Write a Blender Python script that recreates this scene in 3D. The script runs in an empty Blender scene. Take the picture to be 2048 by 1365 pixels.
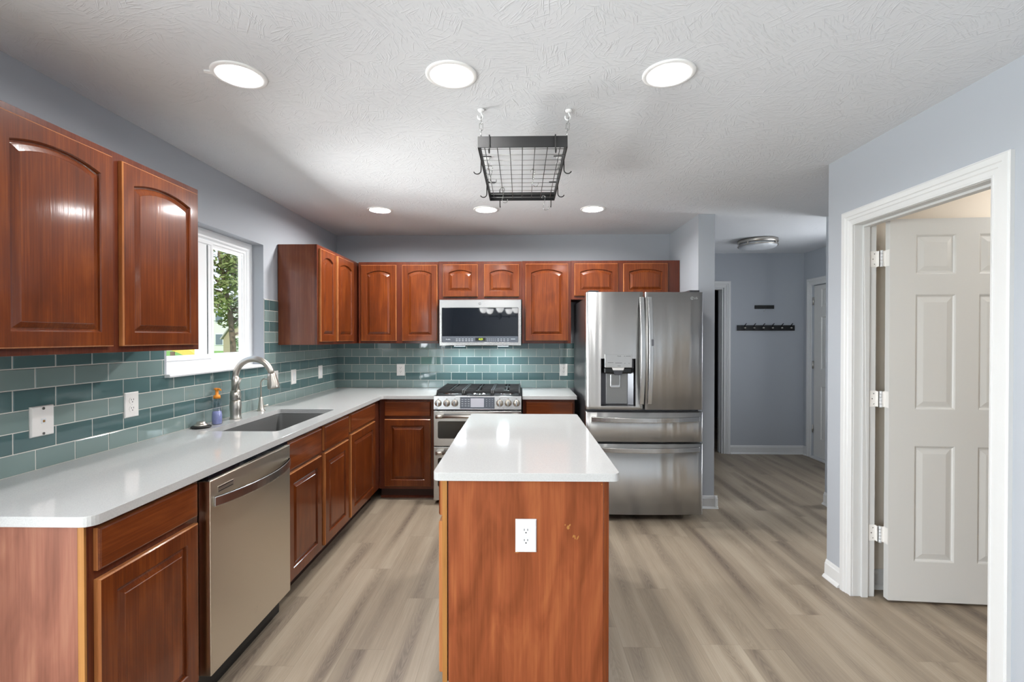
import bpy, bmesh, math, random
from mathutils import Vector, Matrix
random.seed(7)
SC = bpy.context.scene
COL = SC.collection
PI = math.pi

# ------------------------------------------------------------------ camera
F = 945.0
YAW = math.atan(18 / F)
PIT = math.atan(7.5 / F)
cam_d = bpy.data.cameras.new('camera')
cam_d.sensor_width = 36.0
cam_d.lens = 36.0 * F / 2048.0
cam_d.clip_start = 0.05
cam = bpy.data.objects.new('camera', cam_d)
COL.objects.link(cam)
cam.location = (0, 0, 1.42)
cam.rotation_euler = (PI / 2 - PIT, 0, YAW)
SC.camera = cam

# ------------------------------------------------------------------ view
SC.view_settings.view_transform = 'Standard'
SC.view_settings.look = 'None'
SC.view_settings.exposure = 0.90
SC.view_settings.gamma = 1.0
SC.view_settings.use_curve_mapping = False
SC.cycles.max_bounces = 14
SC.cycles.diffuse_bounces = 10
SC.cycles.glossy_bounces = 5
SC.cycles.transparent_max_bounces = 16
SC.cycles.sample_clamp_indirect = 6.0
SC.cycles.caustics_reflective = False
SC.cycles.caustics_refractive = False

# ------------------------------------------------------------------ sky and sun
SKY = 0.95
W = bpy.data.worlds.new('sky')
SC.world = W
W.use_nodes = True
nt = W.node_tree
bg = nt.nodes['Background']
tc = nt.nodes.new('ShaderNodeTexCoord')
sx = nt.nodes.new('ShaderNodeSeparateXYZ')
nt.links.new(tc.outputs['Generated'], sx.inputs[0])
cr = nt.nodes.new('ShaderNodeValToRGB')
cr.color_ramp.elements[0].position = 0.0
cr.color_ramp.elements[0].color = (0.86, 0.92, 1.0, 1)
cr.color_ramp.elements[1].position = 0.6
cr.color_ramp.elements[1].color = (0.52, 0.72, 1.0, 1)
nt.links.new(sx.outputs['Z'], cr.inputs[0])
nt.links.new(cr.outputs[0], bg.inputs[0])
bg.inputs[1].default_value = SKY


def lamp(name, kind, loc, rot, energy, color=(1, 1, 1), **kw):
    d = bpy.data.lights.new(name, kind)
    d.energy = energy
    d.color = color
    for k, v in kw.items():
        setattr(d, k, v)
    o = bpy.data.objects.new(name, d)
    o.location = loc
    o.rotation_euler = rot
    COL.objects.link(o)
    return o


lamp('sun', 'SUN', (0, -5, 10), (math.radians(48), 0, math.radians(28)), 2.2, (1, 0.95, 0.86), angle=0.02)
# daylight through the slider: one area light outside its opening
DAY = (0.93, 0.965, 1.0)
lamp('daylight_slider', 'AREA', (-2.42, -0.875, 1.20), (0, -PI / 2 + 0.36, 0), 195, DAY, shape='RECTANGLE', size=1.95, size_y=3.0)
lamp('foyer_fill', 'AREA', (5.16, 3.39, 1.45), (0, PI / 2 - 0.45, 0), 10, DAY, shape='RECTANGLE', size=1.2, size_y=0.8, spread=1.5)  # added at the unseen passage end to brighten the hall
# area light added in place of sunlit ground, to brighten the ceiling
lamp('ceiling_fill', 'AREA', (-5.2, 2.9, -0.10), (0, -PI / 2 - 0.50, 0), 1100, (1, 0.99, 0.97), shape='RECTANGLE', size=2.2, size_y=4.5)
lamp('hall_fill', 'AREA', (3.58, 4.36, 1.45), (0, PI / 2, 0), 12, DAY, shape='RECTANGLE', size=1.2, size_y=0.45)  # added behind the passage wall, out of view, to lift the hall
lamp('laundry_fill', 'POINT', (3.1, 2.15, 2.2), (0, 0, 0), 8, (1, 0.96, 0.9), shadow_soft_size=0.1)  # unseen point light added to brighten the cream room
po = lamp('window_portal', 'AREA', (-2.0, 2.9, 1.66), (0, -PI / 2, 0), 1, DAY, shape='RECTANGLE', size=0.84, size_y=0.92)
po.data.cycles.is_portal = True

# ------------------------------------------------------------------ materials


def lin(h):
    h = h.lstrip('#')
    out = []
    for i in (0, 2, 4):
        c = int(h[i:i + 2], 16) / 255
        out.append(c / 12.92 if c <= 0.04045 else ((c + 0.055) / 1.055) ** 2.4)
    return (*out, 1)


def mat(name):
    m = bpy.data.materials.new(name)
    m.use_nodes = True
    return m, m.node_tree, m.node_tree.nodes['Principled BSDF']


def pr(name, col, rough=0.5, metal=0.0, spec=0.5, coat=0.0, trans=0.0, ior=1.5, emit=None, estr=0.0, aniso=0.0):
    m, t, b = mat(name)
    b.inputs['Base Color'].default_value = lin(col)
    b.inputs['Roughness'].default_value = rough
    b.inputs['Metallic'].default_value = metal
    b.inputs['Specular IOR Level'].default_value = spec
    b.inputs['Coat Weight'].default_value = coat
    b.inputs['Coat Roughness'].default_value = 0.08
    b.inputs['Transmission Weight'].default_value = trans
    b.inputs['IOR'].default_value = ior
    b.inputs['Anisotropic'].default_value = aniso
    if emit:
        b.inputs['Emission Color'].default_value = lin(emit)
        b.inputs['Emission Strength'].default_value = estr
    return m


class N:
    """tiny node helper"""
    def __init__(s, t):
        s.t = t

    def n(s, kind, ins=None, **props):
        x = s.t.nodes.new(kind)
        for k, v in props.items():
            setattr(x, k, v)
        for k, v in (ins or {}).items():
            if hasattr(v, 'bl_idname') and 'Socket' in v.bl_idname:
                s.t.links.new(v, x.inputs[k])
            else:
                x.inputs[k].default_value = v
        return x

    def math(s, op, a, b=0.0, c=None):
        d = {0: a, 1: b}
        if c is not None:
            d[2] = c
        return s.n('ShaderNodeMath', d, operation=op).outputs[0]

    def ramp(s, fac, stops):
        r = s.n('ShaderNodeValToRGB', {0: fac})
        e = r.color_ramp.elements
        while len(e) > 1:
            e.remove(e[-1])
        e[0].position = stops[0][0]
        e[0].color = stops[0][1]
        for p, c in stops[1:]:
            q = e.new(p)
            q.color = c
        return r.outputs[0]

    def mix(s, fac, a, b, blend='MIX'):
        x = s.n('ShaderNodeMix', data_type='RGBA', blend_type=blend)
        for sock, v in ((x.inputs[0], fac), (x.inputs[6], a), (x.inputs[7], b)):
            if hasattr(v, 'bl_idname') and 'Socket' in v.bl_idname:
                s.t.links.new(v, sock)
            else:
                sock.default_value = v
        return x.outputs[2]

    def link(s, a, b):
        s.t.links.new(a, b)


def wood(name, dark, mid, light, axis='Z', rough=0.30, figure=0.52, coat=0.55, fine=1.0):
    """stained timber with the grain running along one axis"""
    m, t, b = mat(name)
    k = N(t)
    tcn = k.n('ShaderNodeTexCoord')
    oi = k.n('ShaderNodeObjectInfo')
    off = k.n('ShaderNodeVectorMath', {0: oi.outputs['Random'], 1: (37.0, 53.0, 71.0)}, operation='MULTIPLY')
    pos = k.n('ShaderNodeVectorMath', {0: tcn.outputs['Object'], 1: off.outputs[0]}, operation='ADD')

    def sc(cross, along):
        v = [cross] * 3
        v['XYZ'.index(axis)] = along
        return k.n('ShaderNodeMapping', {'Vector': pos.outputs[0], 'Scale': tuple(v)}).outputs[0]
    g = k.n('ShaderNodeTexNoise', {'Vector': sc(150 * fine, 3.0), 'Scale': 1.0, 'Detail': 3.0, 'Roughness': 0.6})
    big = k.n('ShaderNodeTexNoise', {'Vector': sc(9.0, 2.2), 'Scale': 1.0, 'Detail': 3.0, 'Distortion': 1.2})
    b.inputs['Specular IOR Level'].default_value = 0.2
    v1 = k.math('MULTIPLY', g.outputs[0], 1 - figure)
    v2 = k.math('MULTIPLY_ADD', big.outputs[0], figure, v1)
    col = k.ramp(v2, [(0.26, lin(dark)), (0.5, lin(mid)), (0.74, lin(light))])
    k.link(col, b.inputs['Base Color'])
    bp = k.n('ShaderNodeBump', {'Strength': 0.06, 'Distance': 0.002, 'Height': g.outputs[0]})
    k.link(bp.outputs[0], b.inputs['Normal'])
    b.inputs['Roughness'].default_value = rough
    b.inputs['Coat Weight'].default_value = coat
    b.inputs['Coat Roughness'].default_value = 0.10
    k.link(bp.outputs[0], b.inputs['Coat Normal'])
    return m


M = {}
M['wood_v'] = wood('cherry_wood', '441d0a', '622c0f', '834319')
M['wood_hy'] = wood('cherry_wood_across', '4b220d', '6a3215', '884820', axis='Y')
M['wood_hx'] = wood('cherry_wood_level', '4b220d', '6a3215', '884820', axis='X')
M['frame'] = wood('cherry_face_frame', '431c0f', '582818', '6c3922', rough=0.33)
M['edge'] = wood('tan_wood_edge', '8a5230', 'a96b3e', 'c08650', rough=0.4, coat=0.1)  # lighter tan than the door faces
M['pale_edge'] = wood('pale_maple_edge', '8a5c30', '9f6e3a', 'b07f49', rough=0.45, coat=0.0)
M['laminate'] = wood('cherry_laminate_hazed', '673f31', '875746', 'a1715a', rough=0.42, figure=0.66, coat=0.0, fine=0.7)  # paler than the island copy: sheen haze put into the colour
M['laminate_warm'] = wood('cherry_laminate_island', '623117', '88482a', 'a6633a', rough=0.40, figure=0.68, coat=0.0, fine=0.7)
M['side_gloss'] = wood('glossy_cherry_side', '5c2c1a', '733c25', '8b5335', rough=0.3, figure=0.6, coat=0.6, fine=0.7)
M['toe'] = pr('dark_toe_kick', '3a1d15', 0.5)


def paint(name, col, rough=0.6, bump=0.05, scale=260):
    m, t, b = mat(name)
    k = N(t)
    b.inputs['Base Color'].default_value = lin(col)
    b.inputs['Roughness'].default_value = rough
    b.inputs['Specular IOR Level'].default_value = 0.35
    tcn = k.n('ShaderNodeTexCoord')
    nz = k.n('ShaderNodeTexNoise', {'Vector': tcn.outputs['Object'], 'Scale': scale, 'Detail': 2.0})
    bp = k.n('ShaderNodeBump', {'Strength': bump, 'Distance': 0.002, 'Height': nz.outputs[0]})
    k.link(bp.outputs[0], b.inputs['Normal'])
    return m


M['wall'] = paint('blue_grey_paint', 'a9adb3')
M['beige'] = paint('cream_paint', 'e6ddd0')
M['white'] = paint('white_trim_paint', 'd0d0cf', 0.35, 0.02)
M['door_white'] = paint('off_white_door_paint', 'cfcecb', 0.4, 0.04, 120)
M['vinyl'] = pr('white_vinyl', 'f0f1f2', 0.35)
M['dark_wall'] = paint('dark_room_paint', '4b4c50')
M['plate'] = pr('white_plastic', 'e6e3df', 0.35)
M['plate_w'] = pr('bright_white_plastic', 'd9dbdd', 0.35)
M['black'] = pr('black_plastic', '0b0b0c', 0.35)
M['slot'] = pr('dark_slot', '1c1a18', 0.6)
M['brass'] = pr('copper_contact', '8a6a3c', 0.5)

# ceiling with brushed swirl texture
m, t, b = mat('stomped_ceiling_texture')
k = N(t)
tcn = k.n('ShaderNodeTexCoord')
acc = None
for i, (vs, seed) in enumerate(((9.5, 0.0), (8.0, 13.7))):
    mp = k.n('ShaderNodeMapping', {'Vector': tcn.outputs['Object'], 'Location': (seed, seed * 2, 0)})
    nz0 = k.n('ShaderNodeTexNoise', {'Vector': mp.outputs[0], 'Scale': 6.0, 'Detail': 1.0})
    wv = k.n('ShaderNodeVectorMath', {0: nz0.outputs['Color'], 1: (0.05, 0.05, 0.0)}, operation='MULTIPLY')
    pv = k.n('ShaderNodeVectorMath', {0: mp.outputs[0], 1: wv.outputs[0]}, operation='ADD')
    vo = k.n('ShaderNodeTexVoronoi', {'Vector': pv.outputs[0], 'Scale': vs})
    vo.voronoi_dimensions = '2D'
    sp = k.n('ShaderNodeSeparateColor', {0: vo.outputs['Color']})
    ang = k.math('MULTIPLY', sp.outputs[0], 6.283)
    rot = k.n('ShaderNodeVectorRotate', {'Vector': pv.outputs[0], 'Angle': ang}, rotation_type='Z_AXIS')
    st = k.n('ShaderNodeMapping', {'Vector': rot.outputs[0], 'Scale': (14.0, 150.0, 1.0)})
    nz = k.n('ShaderNodeTexNoise', {'Vector': st.outputs[0], 'Scale': 1.0, 'Detail': 2.0, 'Roughness': 0.5})
    r = k.math('SUBTRACT', nz.outputs[0], 0.56)
    r = k.math('MAXIMUM', r, 0.0)
    acc = r if acc is None else k.math('MAXIMUM', acc, r)
bp = k.n('ShaderNodeBump', {'Strength': 0.4, 'Distance': 0.02, 'Height': acc})
k.link(bp.outputs[0], b.inputs['Normal'])
b.inputs['Base Color'].default_value = lin('d9dbde')
b.inputs['Roughness'].default_value = 0.75
M['ceiling'] = m

# oak plank floor
m, t, b = mat('grey_oak_planks')
k = N(t)
tcn = k.n('ShaderNodeTexCoord')
sx = k.n('ShaderNodeSeparateXYZ', {0: tcn.outputs['Object']})
PW, PL = 0.1808, 1.22
u = k.math('DIVIDE', k.math('SUBTRACT', sx.outputs['X'], 0.648), PW)
row = k.math('FLOOR', u)
fu = k.math('FRACT', u)
rn = k.n('ShaderNodeTexWhiteNoise', {'W': row}, noise_dimensions='1D')
vv = k.math('DIVIDE', k.math('MULTIPLY_ADD', rn.outputs['Value'], 1.7, sx.outputs['Y']), PL)
vv = k.math('ADD', vv, 20.0)
colm = k.math('FLOOR', vv)
fv = k.math('FRACT', vv)
cid = k.n('ShaderNodeCombineXYZ', {0: row, 1: colm, 2: 0.0})
pid = k.n('ShaderNodeTexWhiteNoise', {'Vector': cid.outputs[0]}, noise_dimensions='3D')
po = k.n('ShaderNodeVectorMath', {0: pid.outputs['Color'], 1: (40.0, 60.0, 20.0)}, operation='MULTIPLY')
pp = k.n('ShaderNodeVectorMath', {0: tcn.outputs['Object'], 1: po.outputs[0]}, operation='ADD')


def fm(s):
    return k.n('ShaderNodeMapping', {'Vector': pp.outputs[0], 'Scale': s}).outputs[0]


fine = k.n('ShaderNodeTexNoise', {'Vector': fm((210, 5, 1)), 'Scale': 1.0, 'Detail': 4.0, 'Roughness': 0.65})
band = k.n('ShaderNodeTexNoise', {'Vector': fm((8.5, 0.75, 1)), 'Scale': 1.0, 'Detail': 2.0, 'Roughness': 0.5})
knot = k.n('ShaderNodeTexNoise', {'Vector': fm((14, 3.0, 1)), 'Scale': 1.0, 'Detail': 3.0, 'Distortion': 2.0})
pc = k.n('ShaderNodeSeparateColor', {0: pid.outputs['Color']})
dd = k.math('SUBTRACT', fu, k.math('MULTIPLY_ADD', pc.outputs[0], 0.5, 0.25))
dd = k.math('ADD', dd, k.math('MULTIPLY', k.math('SUBTRACT', band.outputs[0], 0.5), 0.5))
d2 = k.math('MULTIPLY', dd, dd)
msk = k.math('MAXIMUM', k.math('MULTIPLY_ADD', d2, -15.0, 1.0), 0.0)
lng = k.n('ShaderNodeTexNoise', {'Vector': fm((2.0, 1.1, 1)), 'Scale': 1.0, 'Detail': 1.0})
amp = k.n('ShaderNodeMapRange', {0: lng.outputs[0], 1: 0.38, 2: 0.62, 3: 0.25, 4: 1.0})
sgn = k.math('MULTIPLY_ADD', k.math('GREATER_THAN', pc.outputs[1], 0.5), 2.0, -1.0)
phs = k.math('MULTIPLY', sx.outputs['Y'], 95.0)
phs = k.math('MULTIPLY_ADD', k.math('MULTIPLY', d2, sgn), 560.0, phs)
phs = k.math('MULTIPLY_ADD', knot.outputs[0], 22.0, phs)
lns = k.math('MULTIPLY_ADD', k.math('SINE', phs), 0.5, 0.5)
drk = k.math('MULTIPLY', k.math('MULTIPLY', msk, amp.outputs[0]), k.math('MULTIPLY_ADD', lns, 0.075, 0.11))
mixv = k.math('MULTIPLY_ADD', fine.outputs[0], 0.20, 0.30)
mixv = k.math('MULTIPLY_ADD', band.outputs[0], 0.26, mixv)
mixv = k.math('SUBTRACT', mixv, drk)
vk = k.n('ShaderNodeTexVoronoi', {'Vector': fm((3.3, 0.95, 1)), 'Scale': 1.0})
kd = k.n('ShaderNodeMapRange', {0: k.math('MULTIPLY_ADD', knot.outputs[0], 0.10, vk.outputs['Distance']), 1: 0.04, 2: 0.20, 3: -0.13, 4: 0.0})
mixv = k.math('ADD', mixv, kd.outputs[0])
mixv = k.math('MULTIPLY_ADD', pid.outputs['Value'], 0.06, k.math('ADD', mixv, 0.02))
colr = k.ramp(mixv, [(0.35, lin('62554a')), (0.47, lin('7e7162')), (0.57, lin('938573')), (0.70, lin('a99c8a'))])
eu = k.math('MINIMUM', fu, k.math('SUBTRACT', 1.0, fu))
ev = k.math('MULTIPLY', k.math('MINIMUM', fv, k.math('SUBTRACT', 1.0, fv)), PL / PW)
seam = k.math('LESS_THAN', k.math('MINIMUM', eu, ev), 0.0045)
colr = k.mix(k.math('MULTIPLY', seam, 0.4), colr, lin('5b4d40'))
k.link(colr, b.inputs['Base Color'])
bp = k.n('ShaderNodeBump', {'Strength': 0.10, 'Distance': 0.002, 'Height': fine.outputs[0]})
k.link(bp.outputs[0], b.inputs['Normal'])
b.inputs['Roughness'].default_value = 0.42
M['floor'] = m

# quartz worktop
m, t, b = mat('white_quartz')
k = N(t)
tcn = k.n('ShaderNodeTexCoord')
nz = k.n('ShaderNodeTexNoise', {'Vector': tcn.outputs['Object'], 'Scale': 420.0, 'Detail': 2.0})
c = k.ramp(nz.outputs[0], [(0.32, lin('b2b2b1')), (0.45, lin('b9b9b8')), (0.6, lin('bdbdbc'))])
k.link(c, b.inputs['Base Color'])
b.inputs['Roughness'].default_value = 0.08
M['quartz'] = m


# glass tiles, colour varying a little tile by tile
def tile(name, c1, c2, rough):
    m, t, b = mat(name)
    k = N(t)
    g = k.n('ShaderNodeNewGeometry')
    c = k.mix(g.outputs['Random Per Island'], lin(c1), lin(c2))
    k.link(c, b.inputs['Base Color'])
    b.inputs['Roughness'].default_value = rough
    b.inputs['IOR'].default_value = 1.52
    b.inputs['Coat Weight'].default_value = 0.5
    b.inputs['Coat Roughness'].default_value = 0.03
    tcn = k.n('ShaderNodeTexCoord')
    nz = k.n('ShaderNodeTexNoise', {'Vector': tcn.outputs['Object'], 'Scale': 9.0, 'Detail': 1.0})
    bp = k.n('ShaderNodeBump', {'Strength': 0.05, 'Distance': 0.02, 'Height': nz.outputs[0]})
    k.link(bp.outputs[0], b.inputs['Normal'])
    k.link(bp.outputs[0], b.inputs['Coat Normal'])
    return m


M['tile_dark'] = tile('dark_teal_glass_tile', '4c6566', '546e6e', 0.05)
M['tile_light'] = tile('sage_glass_tile', '768987', '7f918e', 0.12)
M['grout'] = pr('pale_grout', 'cfcdc6', 0.8)


def steel(name, col, rough, aniso=0.6, wave=0.0, rot=0.0):
    m, t, b = mat(name)
    k = N(t)
    b.inputs['Base Color'].default_value = lin(col)
    b.inputs['Metallic'].default_value = 1.0
    b.inputs['Roughness'].default_value = rough
    b.inputs['Anisotropic'].default_value = aniso
    b.inputs['Anisotropic Rotation'].default_value = rot
    tg = k.n('ShaderNodeCombineXYZ', {0: 0.0, 1: 0.0, 2: 1.0})
    k.link(tg.outputs[0], b.inputs['Tangent'])
    if wave:
        tcn = k.n('ShaderNodeTexCoord')
        mp = k.n('ShaderNodeMapping', {'Vector': tcn.outputs['Object'], 'Scale': (13.0, 1.0, 0.45)})
        nz = k.n('ShaderNodeTexNoise', {'Vector': mp.outputs[0], 'Scale': 1.0, 'Detail': 1.0})
        bp = k.n('ShaderNodeBump', {'Strength': wave, 'Distance': 0.02, 'Height': nz.outputs[0]})
        k.link(bp.outputs[0], b.inputs['Normal'])
    return m


M['steel'] = steel('brushed_stainless', 'd2d2d1', 0.32, 0.97, 0.22)
M['steel_warm'] = steel('brushed_stainless_dishwasher', 'dad1c2', 0.30, 0.8, 0.05)
M['steel_bright'] = steel('bright_stainless', 'c0c0bf', 0.27, 0.4)
M['steel_dark'] = steel('dark_stainless', '77777a', 0.3, 0.3)
M['nickel'] = pr('brushed_nickel', 'c9c3ba', 0.33, 1.0)
M['chrome'] = pr('shiny_chrome', 'd8d8d8', 0.08, 1.0)
M['zinc'] = pr('zinc_wire', 'b9bab8', 0.25, 1.0)
M['sink'] = pr('satin_sink_steel', '8e8e8d', 0.42, 0.7)
M['iron'] = pr('black_cast_iron', '131314', 0.5)
M['black_metal'] = pr('black_painted_steel', '0d0d0e', 0.6)
M['wire_grey'] = pr('grey_wire', '4b4b4c', 0.4, 0.5)
M['wire_pale'] = pr('pale_wire', '9a9a99', 0.4, 0.5)
M['case'] = pr('fridge_case_grey', '4f4f52', 0.28, 0.6)
M['glass_black'] = pr('black_appliance_glass', '10141a', 0.03, 0.0, 0.6)
M['panel_grey'] = pr('grey_control_panel', '4d535c', 0.3)
M['screen'] = pr('grey_touch_screen', '9a9aa2', 0.25, emit='9a9aa2', estr=0.25)
M['oven_glass'] = pr('oven_door_glass', '161513', 0.08)
M['legend'] = pr('pale_lettering', 'd4d8dc', 0.5)
M['legend_dark'] = pr('dark_lettering', '333333', 0.5)
M['led'] = pr('green_led_digits', 'b8d030', 0.5, emit='b8d82c', estr=1.0)
M['lens'] = pr('lit_diffuser', 'ffffff', 0.5, emit='fff6ea', estr=6.0)
M['task_lens'] = pr('lit_task_lens', 'ffffff', 0.5, emit='e4f2ff', estr=5.0)
M['can'] = pr('white_can_trim', 'f2f2f1', 0.4)
M['frost'] = pr('frosted_glass_off', 'c9ccd0', 0.35)
M['shade_glass'] = pr('white_glass_shade', 'f4f4f2', 0.3, emit='ffffff', estr=6.0)
M['gasket'] = pr('dark_gasket', '22313b', 0.5)

# thin window glass
m, t, b = mat('clear_window_glass')
t.nodes.remove(b)
k = N(t)
tr = k.n('ShaderNodeBsdfTransparent', {0: (0.97, 0.98, 0.98, 1)})
gl = k.n('ShaderNodeBsdfGlossy', {'Roughness': 0.0})
fr = k.n('ShaderNodeFresnel', {'IOR': 1.45})
gb = k.n('ShaderNodeNewGeometry')
fac = k.math('MULTIPLY', fr.outputs[0], k.math('SUBTRACT', 1.0, gb.outputs['Backfacing']))
mx = k.n('ShaderNodeMixShader', {0: fac})
k.link(tr.outputs[0], mx.inputs[1])
k.link(gl.outputs[0], mx.inputs[2])
k.link(mx.outputs[0], t.nodes['Material Output'].inputs[0])
M['glass'] = m
m, t, b = mat('clear_plastic')
t.nodes.remove(b)
k = N(t)
tr = k.n('ShaderNodeBsdfTransparent', {0: (0.90, 0.92, 0.96, 1)})
gl = k.n('ShaderNodeBsdfGlossy', {'Roughness': 0.05})
lw = k.n('ShaderNodeLayerWeight', {'Blend': 0.25})
fac = k.math('MULTIPLY_ADD', lw.outputs['Facing'], 0.35, 0.05)
mx = k.n('ShaderNodeMixShader', {0: fac})
k.link(tr.outputs[0], mx.inputs[1])
k.link(gl.outputs[0], mx.inputs[2])
k.link(mx.outputs[0], t.nodes['Material Output'].inputs[0])
M['bottle'] = m
M['soap'] = pr('violet_soap', '969bcb', 0.15)
M['pump'] = pr('orange_plastic', 'e8902c', 0.35)
M['rubber'] = pr('black_rubber', '141312', 0.5)
M['grass'] = pr('grass', '6f9a3c', 0.9)
M['patio'] = pr('bounce_cover_grey', '9f9d99', 0.9)  # grey of the slab added over the lawn
M['siding'] = pr('beige_siding', 'd2cfc6', 0.8)
M['shed'] = pr('tan_shed_boards', 'a3967c', 0.8)
M['shingle'] = pr('grey_shingle', 'a5a19a', 0.9)
M['bark'] = pr('grey_bark', '6b5a4a', 0.9)
M['leaf'] = pr('green_leaves', '77824a', 0.8)
M['leaf2'] = pr('bush_leaves', '5d7a3c', 0.8)
M['slide'] = pr('yellow_plastic', 'eec55e', 0.4)
M['pane_dark'] = pr('far_window_pane', '6d7780', 0.2)


# ------------------------------------------------------------------ mesh helpers
def tag(o, label=None, cat=None, group=None, kind=None):
    if label:
        o['label'] = label
    if cat:
        o['category'] = cat
    if group:
        o['group'] = group
    if kind:
        o['kind'] = kind
    return o


def empty(name, loc, label, cat, group=None, kind=None):
    o = bpy.data.objects.new(name, None)
    o.empty_display_size = 0.1
    o.location = loc
    COL.objects.link(o)
    return tag(o, label, cat, group, kind)


def wloc(o):
    v = Vector(o.location)
    while o.parent:
        o = o.parent
        v = v + Vector(o.location)
    return v


class MB:
    def __init__(s):
        s.v, s.f, s.m, s.s = [], [], [], []

    def add(s, verts, faces, mi=0, smooth=False):
        o = len(s.v)
        s.v += [tuple(v) for v in verts]
        for f in faces:
            s.f.append([i + o for i in f])
            s.m.append(mi)
            s.s.append(smooth)
        return s

    def box(s, x0, x1, y0, y1, z0, z1, mi=0):
        v = [(x, y, z) for x in (x0, x1) for y in (y0, y1) for z in (z0, z1)]
        return s.add(v, [(0, 1, 3, 2), (4, 6, 7, 5), (0, 4, 5, 1), (2, 3, 7, 6), (0, 2, 6, 4), (1, 5, 7, 3)], mi)

    def hexa(s, p, mi=0):
        """8 points, same order as box"""
        return s.add(p, [(0, 1, 3, 2), (4, 6, 7, 5), (0, 4, 5, 1), (2, 3, 7, 6), (0, 2, 6, 4), (1, 5, 7, 3)], mi)

    def prism(s, pts, fn, a, b_, mi=0, smooth=False):
        """closed outline pts (p,q); fn(p,q,w) -> xyz"""
        n = len(pts)
        v = [fn(p, q, a) for p, q in pts] + [fn(p, q, b_) for p, q in pts]
        s.add(v, [tuple(range(n)), tuple(range(2 * n - 1, n - 1, -1))], mi)
        s.add(v, [(i, (i + 1) % n, n + (i + 1) % n, n + i) for i in range(n)], mi, smooth)
        return s

    def loops(s, ls, mi=0, cap0=False, cap1=False, smooth=False, closed=True):
        n = len(ls[0])
        v = [p for l in ls for p in l]
        fs = []
        for i in range(len(ls) - 1):
            for j in range(n if closed else n - 1):
                q = (j + 1) % n
                fs.append((i * n + j, i * n + q, (i + 1) * n + q, (i + 1) * n + j))
        s.add(v, fs, mi, smooth)
        if cap0:
            s.add(ls[0], [tuple(range(n))], mi)
        if cap1:
            s.add(ls[-1], [tuple(range(n))], mi)
        return s

    def lathe(s, prof, c, axis='Z', seg=24, mi=0, smooth=True, cap=True):
        """prof: (r, h) along the axis"""
        ax = {'X': (Vector((0, 1, 0)), Vector((0, 0, 1)), Vector((1, 0, 0))),
              'Y': (Vector((0, 0, 1)), Vector((1, 0, 0)), Vector((0, 1, 0))),
              'Z': (Vector((1, 0, 0)), Vector((0, 1, 0)), Vector((0, 0, 1)))}[axis] if isinstance(axis, str) else axis
        c = Vector(c)
        ls = [[c + ax[0] * (r * math.cos(2 * PI * i / seg)) + ax[1] * (r * math.sin(2 * PI * i / seg)) + ax[2] * h
               for i in range(seg)] for r, h in prof]
        s.loops(ls, mi, smooth=smooth)
        if cap:
            if prof[0][0] > 1e-5:
                s.add(ls[0], [tuple(range(seg))], mi)
            if prof[-1][0] > 1e-5:
                s.add(ls[-1], [tuple(range(seg))], mi)
        return s

    def tube(s, path, r, seg=10, mi=0, closed=False, smooth=True, flat=None):
        """round tube, or a flat bar when flat=(half width, half thickness, up vector)"""
        P = [Vector(p) for p in path]
        n = len(P)
        ls = []
        up = None
        for i in range(n):
            a = P[i - 1] if (i or closed) else P[i]
            b_ = P[(i + 1) % n] if (i < n - 1 or closed) else P[i]
            d = (b_ - a).normalized()
            if flat:
                w = d.cross(flat[2]).normalized()
                uu = w.cross(d).normalized()
                ls.append([P[i] + uu * x + w * y for x, y in
                           ((-flat[0], -flat[1]), (flat[0], -flat[1]), (flat[0], flat[1]), (-flat[0], flat[1]))])
                continue
            if up is None:
                up = Vector((0, 0, 1)) if abs(d.z) < 0.9 else Vector((1, 0, 0))
            x = d.cross(up).normalized()
            up = x.cross(d).normalized()
            rr = r[i] if isinstance(r, (list, tuple)) else r
            ls.append([P[i] + (x * math.cos(2 * PI * j / seg) + up * math.sin(2 * PI * j / seg)) * rr for j in range(seg)])
        if closed:
            ls.append(ls[0])
            return s.loops(ls, mi, smooth=smooth)
        return s.loops(ls, mi, True, True, smooth and not flat)

    def build(s, name, mats, parent=None, bevel=0.0, center=True, recalc=True, seg=2):
        me = bpy.data.meshes.new(name)
        V = s.v
        if center:
            lo = [min(v[i] for v in V) for i in range(3)]
            hi = [max(v[i] for v in V) for i in range(3)]
            c = Vector(((lo[0] + hi[0]) / 2, (lo[1] + hi[1]) / 2, lo[2]))
        else:
            c = Vector((0, 0, 0))
        me.from_pydata([Vector(v) - c for v in V], [], s.f)
        mats = mats if isinstance(mats, (list, tuple)) else [mats]
        for x in mats:
            me.materials.append(M[x] if isinstance(x, str) else x)
        me.polygons.foreach_set('material_index', s.m)
        me.polygons.foreach_set('use_smooth', s.s)
        bm = bmesh.new()
        bm.from_mesh(me)
        bmesh.ops.remove_doubles(bm, verts=bm.verts, dist=1e-5)
        if recalc:
            bmesh.ops.recalc_face_normals(bm, faces=bm.faces)
        bm.to_mesh(me)
        bm.free()
        o = bpy.data.objects.new(name, me)
        COL.objects.link(o)
        if parent:
            o.parent = parent
            o.location = c - wloc(parent)
        else:
            o.location = c
        if bevel:
            md = o.modifiers.new('bevel', 'BEVEL')
            md.width = bevel
            md.segments = seg
            md.limit_method = 'ANGLE'
            md.angle_limit = math.radians(40)
        return o


def structure(mb, name, mats, **kw):
    o = mb.build(name, mats, **kw)
    o['kind'] = 'structure'
    return o


def copy_tree(o, parent=None):
    c = o.copy()
    COL.objects.link(c)
    c.parent = parent
    for ch in list(o.children):
        copy_tree(ch, c)
    return c


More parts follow.
